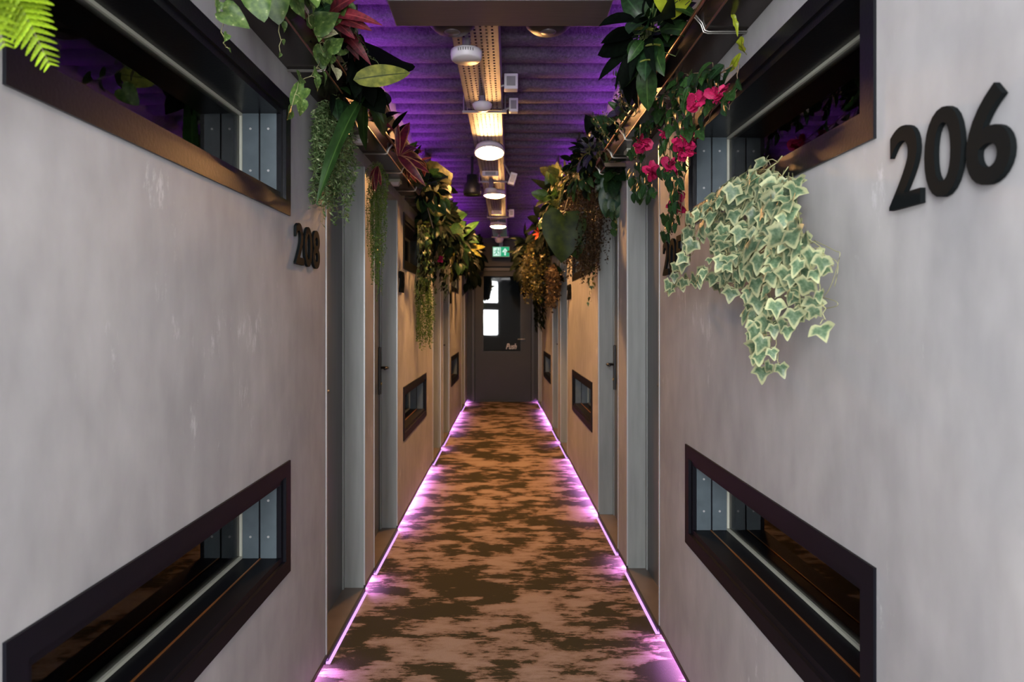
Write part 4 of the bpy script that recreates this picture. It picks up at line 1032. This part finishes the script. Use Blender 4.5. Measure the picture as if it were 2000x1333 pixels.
r_ = plant('giant_heart_leaf_plant', 'plant with one giant dark heart-shaped leaf glowing green at its edge', PR(1100, 430, .2))
c = at(1100, 425, 5.0)
leaf_to(K['bigheart'][0], r_, at(1102, 412, 4.25), at(1098, 506, 4.2), NC, 1.0); leaf_to(K['bigheart'][0], r_, at(1122, 415, 4.4), at(1130, 470, 4.35), NC, 1.0)
leaf_to(K['heart_dark'][0], r_, at(1106, 420, 4.4), at(1128, 500, 4.35), NC, 1.0); leaf_to(K['bigheart'][0], r_, at(1090, 400, 5.1), at(1070, 450, 5.0), NC, .8)
b = MB(); b.tube(smooth_path([at(1125, 345, 4.5), at(1112, 380, 4.35), at(1102, 415, 4.25)]), .004, 6, .003); b.build('petiole', M['stembrown'], r_, smooth=True)
bush(r_, at(1094, 410, 5.0), (.14, .35, .20), K['black'] + K['black'] + K['heart_dark'], 110, .10, 1)
r_ = plant('fern_shrub', 'dark feathery shrub pointing at the ceiling from the right planting', PR(1075, 380, .25))
for k in range(12):
    a = at(U(1085, 1105), U(370, 400), 5.2); e_ = at(U(1050, 1085), U(340, 400), 5.2 + U(-.2, .3))
    leaf_to(K['black'][1], r_, a, e_, NC, 1.2)
bush(r_, at(1092, 358, 5.0), (.06, .2, .07), K['croton'] + K['goldfat'], 22, .10, 1, droop=0)
r_ = plant('golden_croton', 'cluster of golden leaves over the giant heart leaf on the right', PR(1080, 410, .25))
for k in range(26):
    q = at(U(1068, 1112), U(390, 418), 4.9 + U(-.1, .1)); leaf(random.choice(K['gold'] + K['goldfat']), r_, q, Vector((U(-1, .6), U(-.5, .5), U(-1, .4))), NC + Vector((U(-.5, .5), 0, U(-.3, .5))), U(.05, .085))
b = MB(); b.tube(smooth_path([at(1115, 320, 4.8), at(1104, 360, 4.8), at(1095, 390, 4.85), at(1088, 410, 4.9)]), .006, 6, .004); b.build('woody_stem', M['stempale'], r_, smooth=True)
r_ = plant('small_gold_ivy', 'gold-green ivy strand hanging in front of the second right upper window', PR(1158, 420, .08))
for (x, y1) in ((1166, 560), (1158, 590), (1162, 500), (1152, 470)):
    vine(r_, 1, [at(x, 400, 4.55), at(x + U(-6, 4), (400 + y1) / 2, 4.6), at(x - 3, y1, 4.65)], [K['gold'][1], K['ivy'][1], K['darkivy'][0]], .035, .055, 'stembrown', down=.9)
r_ = plant('orange_bromeliad', 'bromeliad with an orange-red centre among dark leaves on the right', PR(1048, 450, .2))
c = at(1056, 458, 7.0)
rosette(r_, c, [at(x, y_, 7.0 + d_) for x, y_, d_ in ((1040, 446, 0), (1044, 440, .1), (1038, 456, 0), (1045, 468, 0), (1060, 475, 0), (1050, 440, .1))], [K['gold'][0]], NC, .9)
rosette(r_, at(1052, 456, 6.9), [at(x, y_, 6.85) for x, y_ in ((1044, 448), (1042, 458), (1046, 466), (1054, 470), (1050, 445))], K['orange'], NC, 1.1, name='bract')
rosette(r_, at(1062, 458, 6.9), [at(x, y_, 6.9) for x, y_ in ((1076, 440), (1078, 452), (1070, 480), (1058, 490), (1074, 466))], K['red'], NC, 1.3)
bush(r_, at(1070, 458, 7.1), (.17, .5, .22), K['black'], 100, .12, 1)
r_ = plant('speckled_hanging_plant', 'gold-speckled plant hanging low beside the end door on the right', PR(1050, 500, .15))
fine_hang(r_, at(1046, 470, 7.3), .10, .25, .72, 60, LM['olive'], .034, .026, 'stembrown', wob=.02, taper=.5)
fine_hang(r_, at(1078, 520, 7.0), .06, .25, .52, 40, LM['brown'], .034, .026, 'stembrown', wob=.02, taper=.5)
bush(r_, at(1066, 525, 7.4), (.14, .45, .34), K['black'] + K['black'] + K['heart_dark'], 130, .11, 1)
r_ = plant('dark_hanging_vine', 'dark vine hanging by the third right wall panel, lowest in the row', PR(1060, 590, .1))
for k in range(15):
    x = U(1048, 1068); vine(r_, 1, [PR(x + 4, 520, .14), PR(x, 580, .12), PR(x - 2, U(610, 650), .10)], K['black'], .07, .12, down=1)
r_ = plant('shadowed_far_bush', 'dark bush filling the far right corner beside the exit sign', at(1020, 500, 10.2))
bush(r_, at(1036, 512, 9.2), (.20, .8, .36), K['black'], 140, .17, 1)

# low filler plants that stand in the troughs (mostly behind the others)
def filler(side, y0, y1, kinds, size, n, label, nm='trough_foliage', up=.12, lean=.03):
    p = Vector((X(side, (y0 + y1) / 2, -.08), (y0 + y1) / 2, H + .86)); r2 = plant(nm, label, p, group='filler plants standing in the troughs')
    b = MB()
    for k in range(n):
        y = U(y0, y1); a = Vector((X(side, y, -U(.03, .11)), y, H + .85)); q = a + Vector((-side * U(0, lean + .06), U(-.05, .05), U(.02, up)))
        b.tube([a, q], .0018, 4)
        leaf(random.choice(kinds), r2, q, Vector((-side * U(-.2, 1), U(-.8, .8), U(-.3, .9))), NC + Vector((U(-.5, .5), 0, U(-.3, .5))), size * U(.7, 1.3))
    b.build('stem', M['stem'], r2, smooth=True)
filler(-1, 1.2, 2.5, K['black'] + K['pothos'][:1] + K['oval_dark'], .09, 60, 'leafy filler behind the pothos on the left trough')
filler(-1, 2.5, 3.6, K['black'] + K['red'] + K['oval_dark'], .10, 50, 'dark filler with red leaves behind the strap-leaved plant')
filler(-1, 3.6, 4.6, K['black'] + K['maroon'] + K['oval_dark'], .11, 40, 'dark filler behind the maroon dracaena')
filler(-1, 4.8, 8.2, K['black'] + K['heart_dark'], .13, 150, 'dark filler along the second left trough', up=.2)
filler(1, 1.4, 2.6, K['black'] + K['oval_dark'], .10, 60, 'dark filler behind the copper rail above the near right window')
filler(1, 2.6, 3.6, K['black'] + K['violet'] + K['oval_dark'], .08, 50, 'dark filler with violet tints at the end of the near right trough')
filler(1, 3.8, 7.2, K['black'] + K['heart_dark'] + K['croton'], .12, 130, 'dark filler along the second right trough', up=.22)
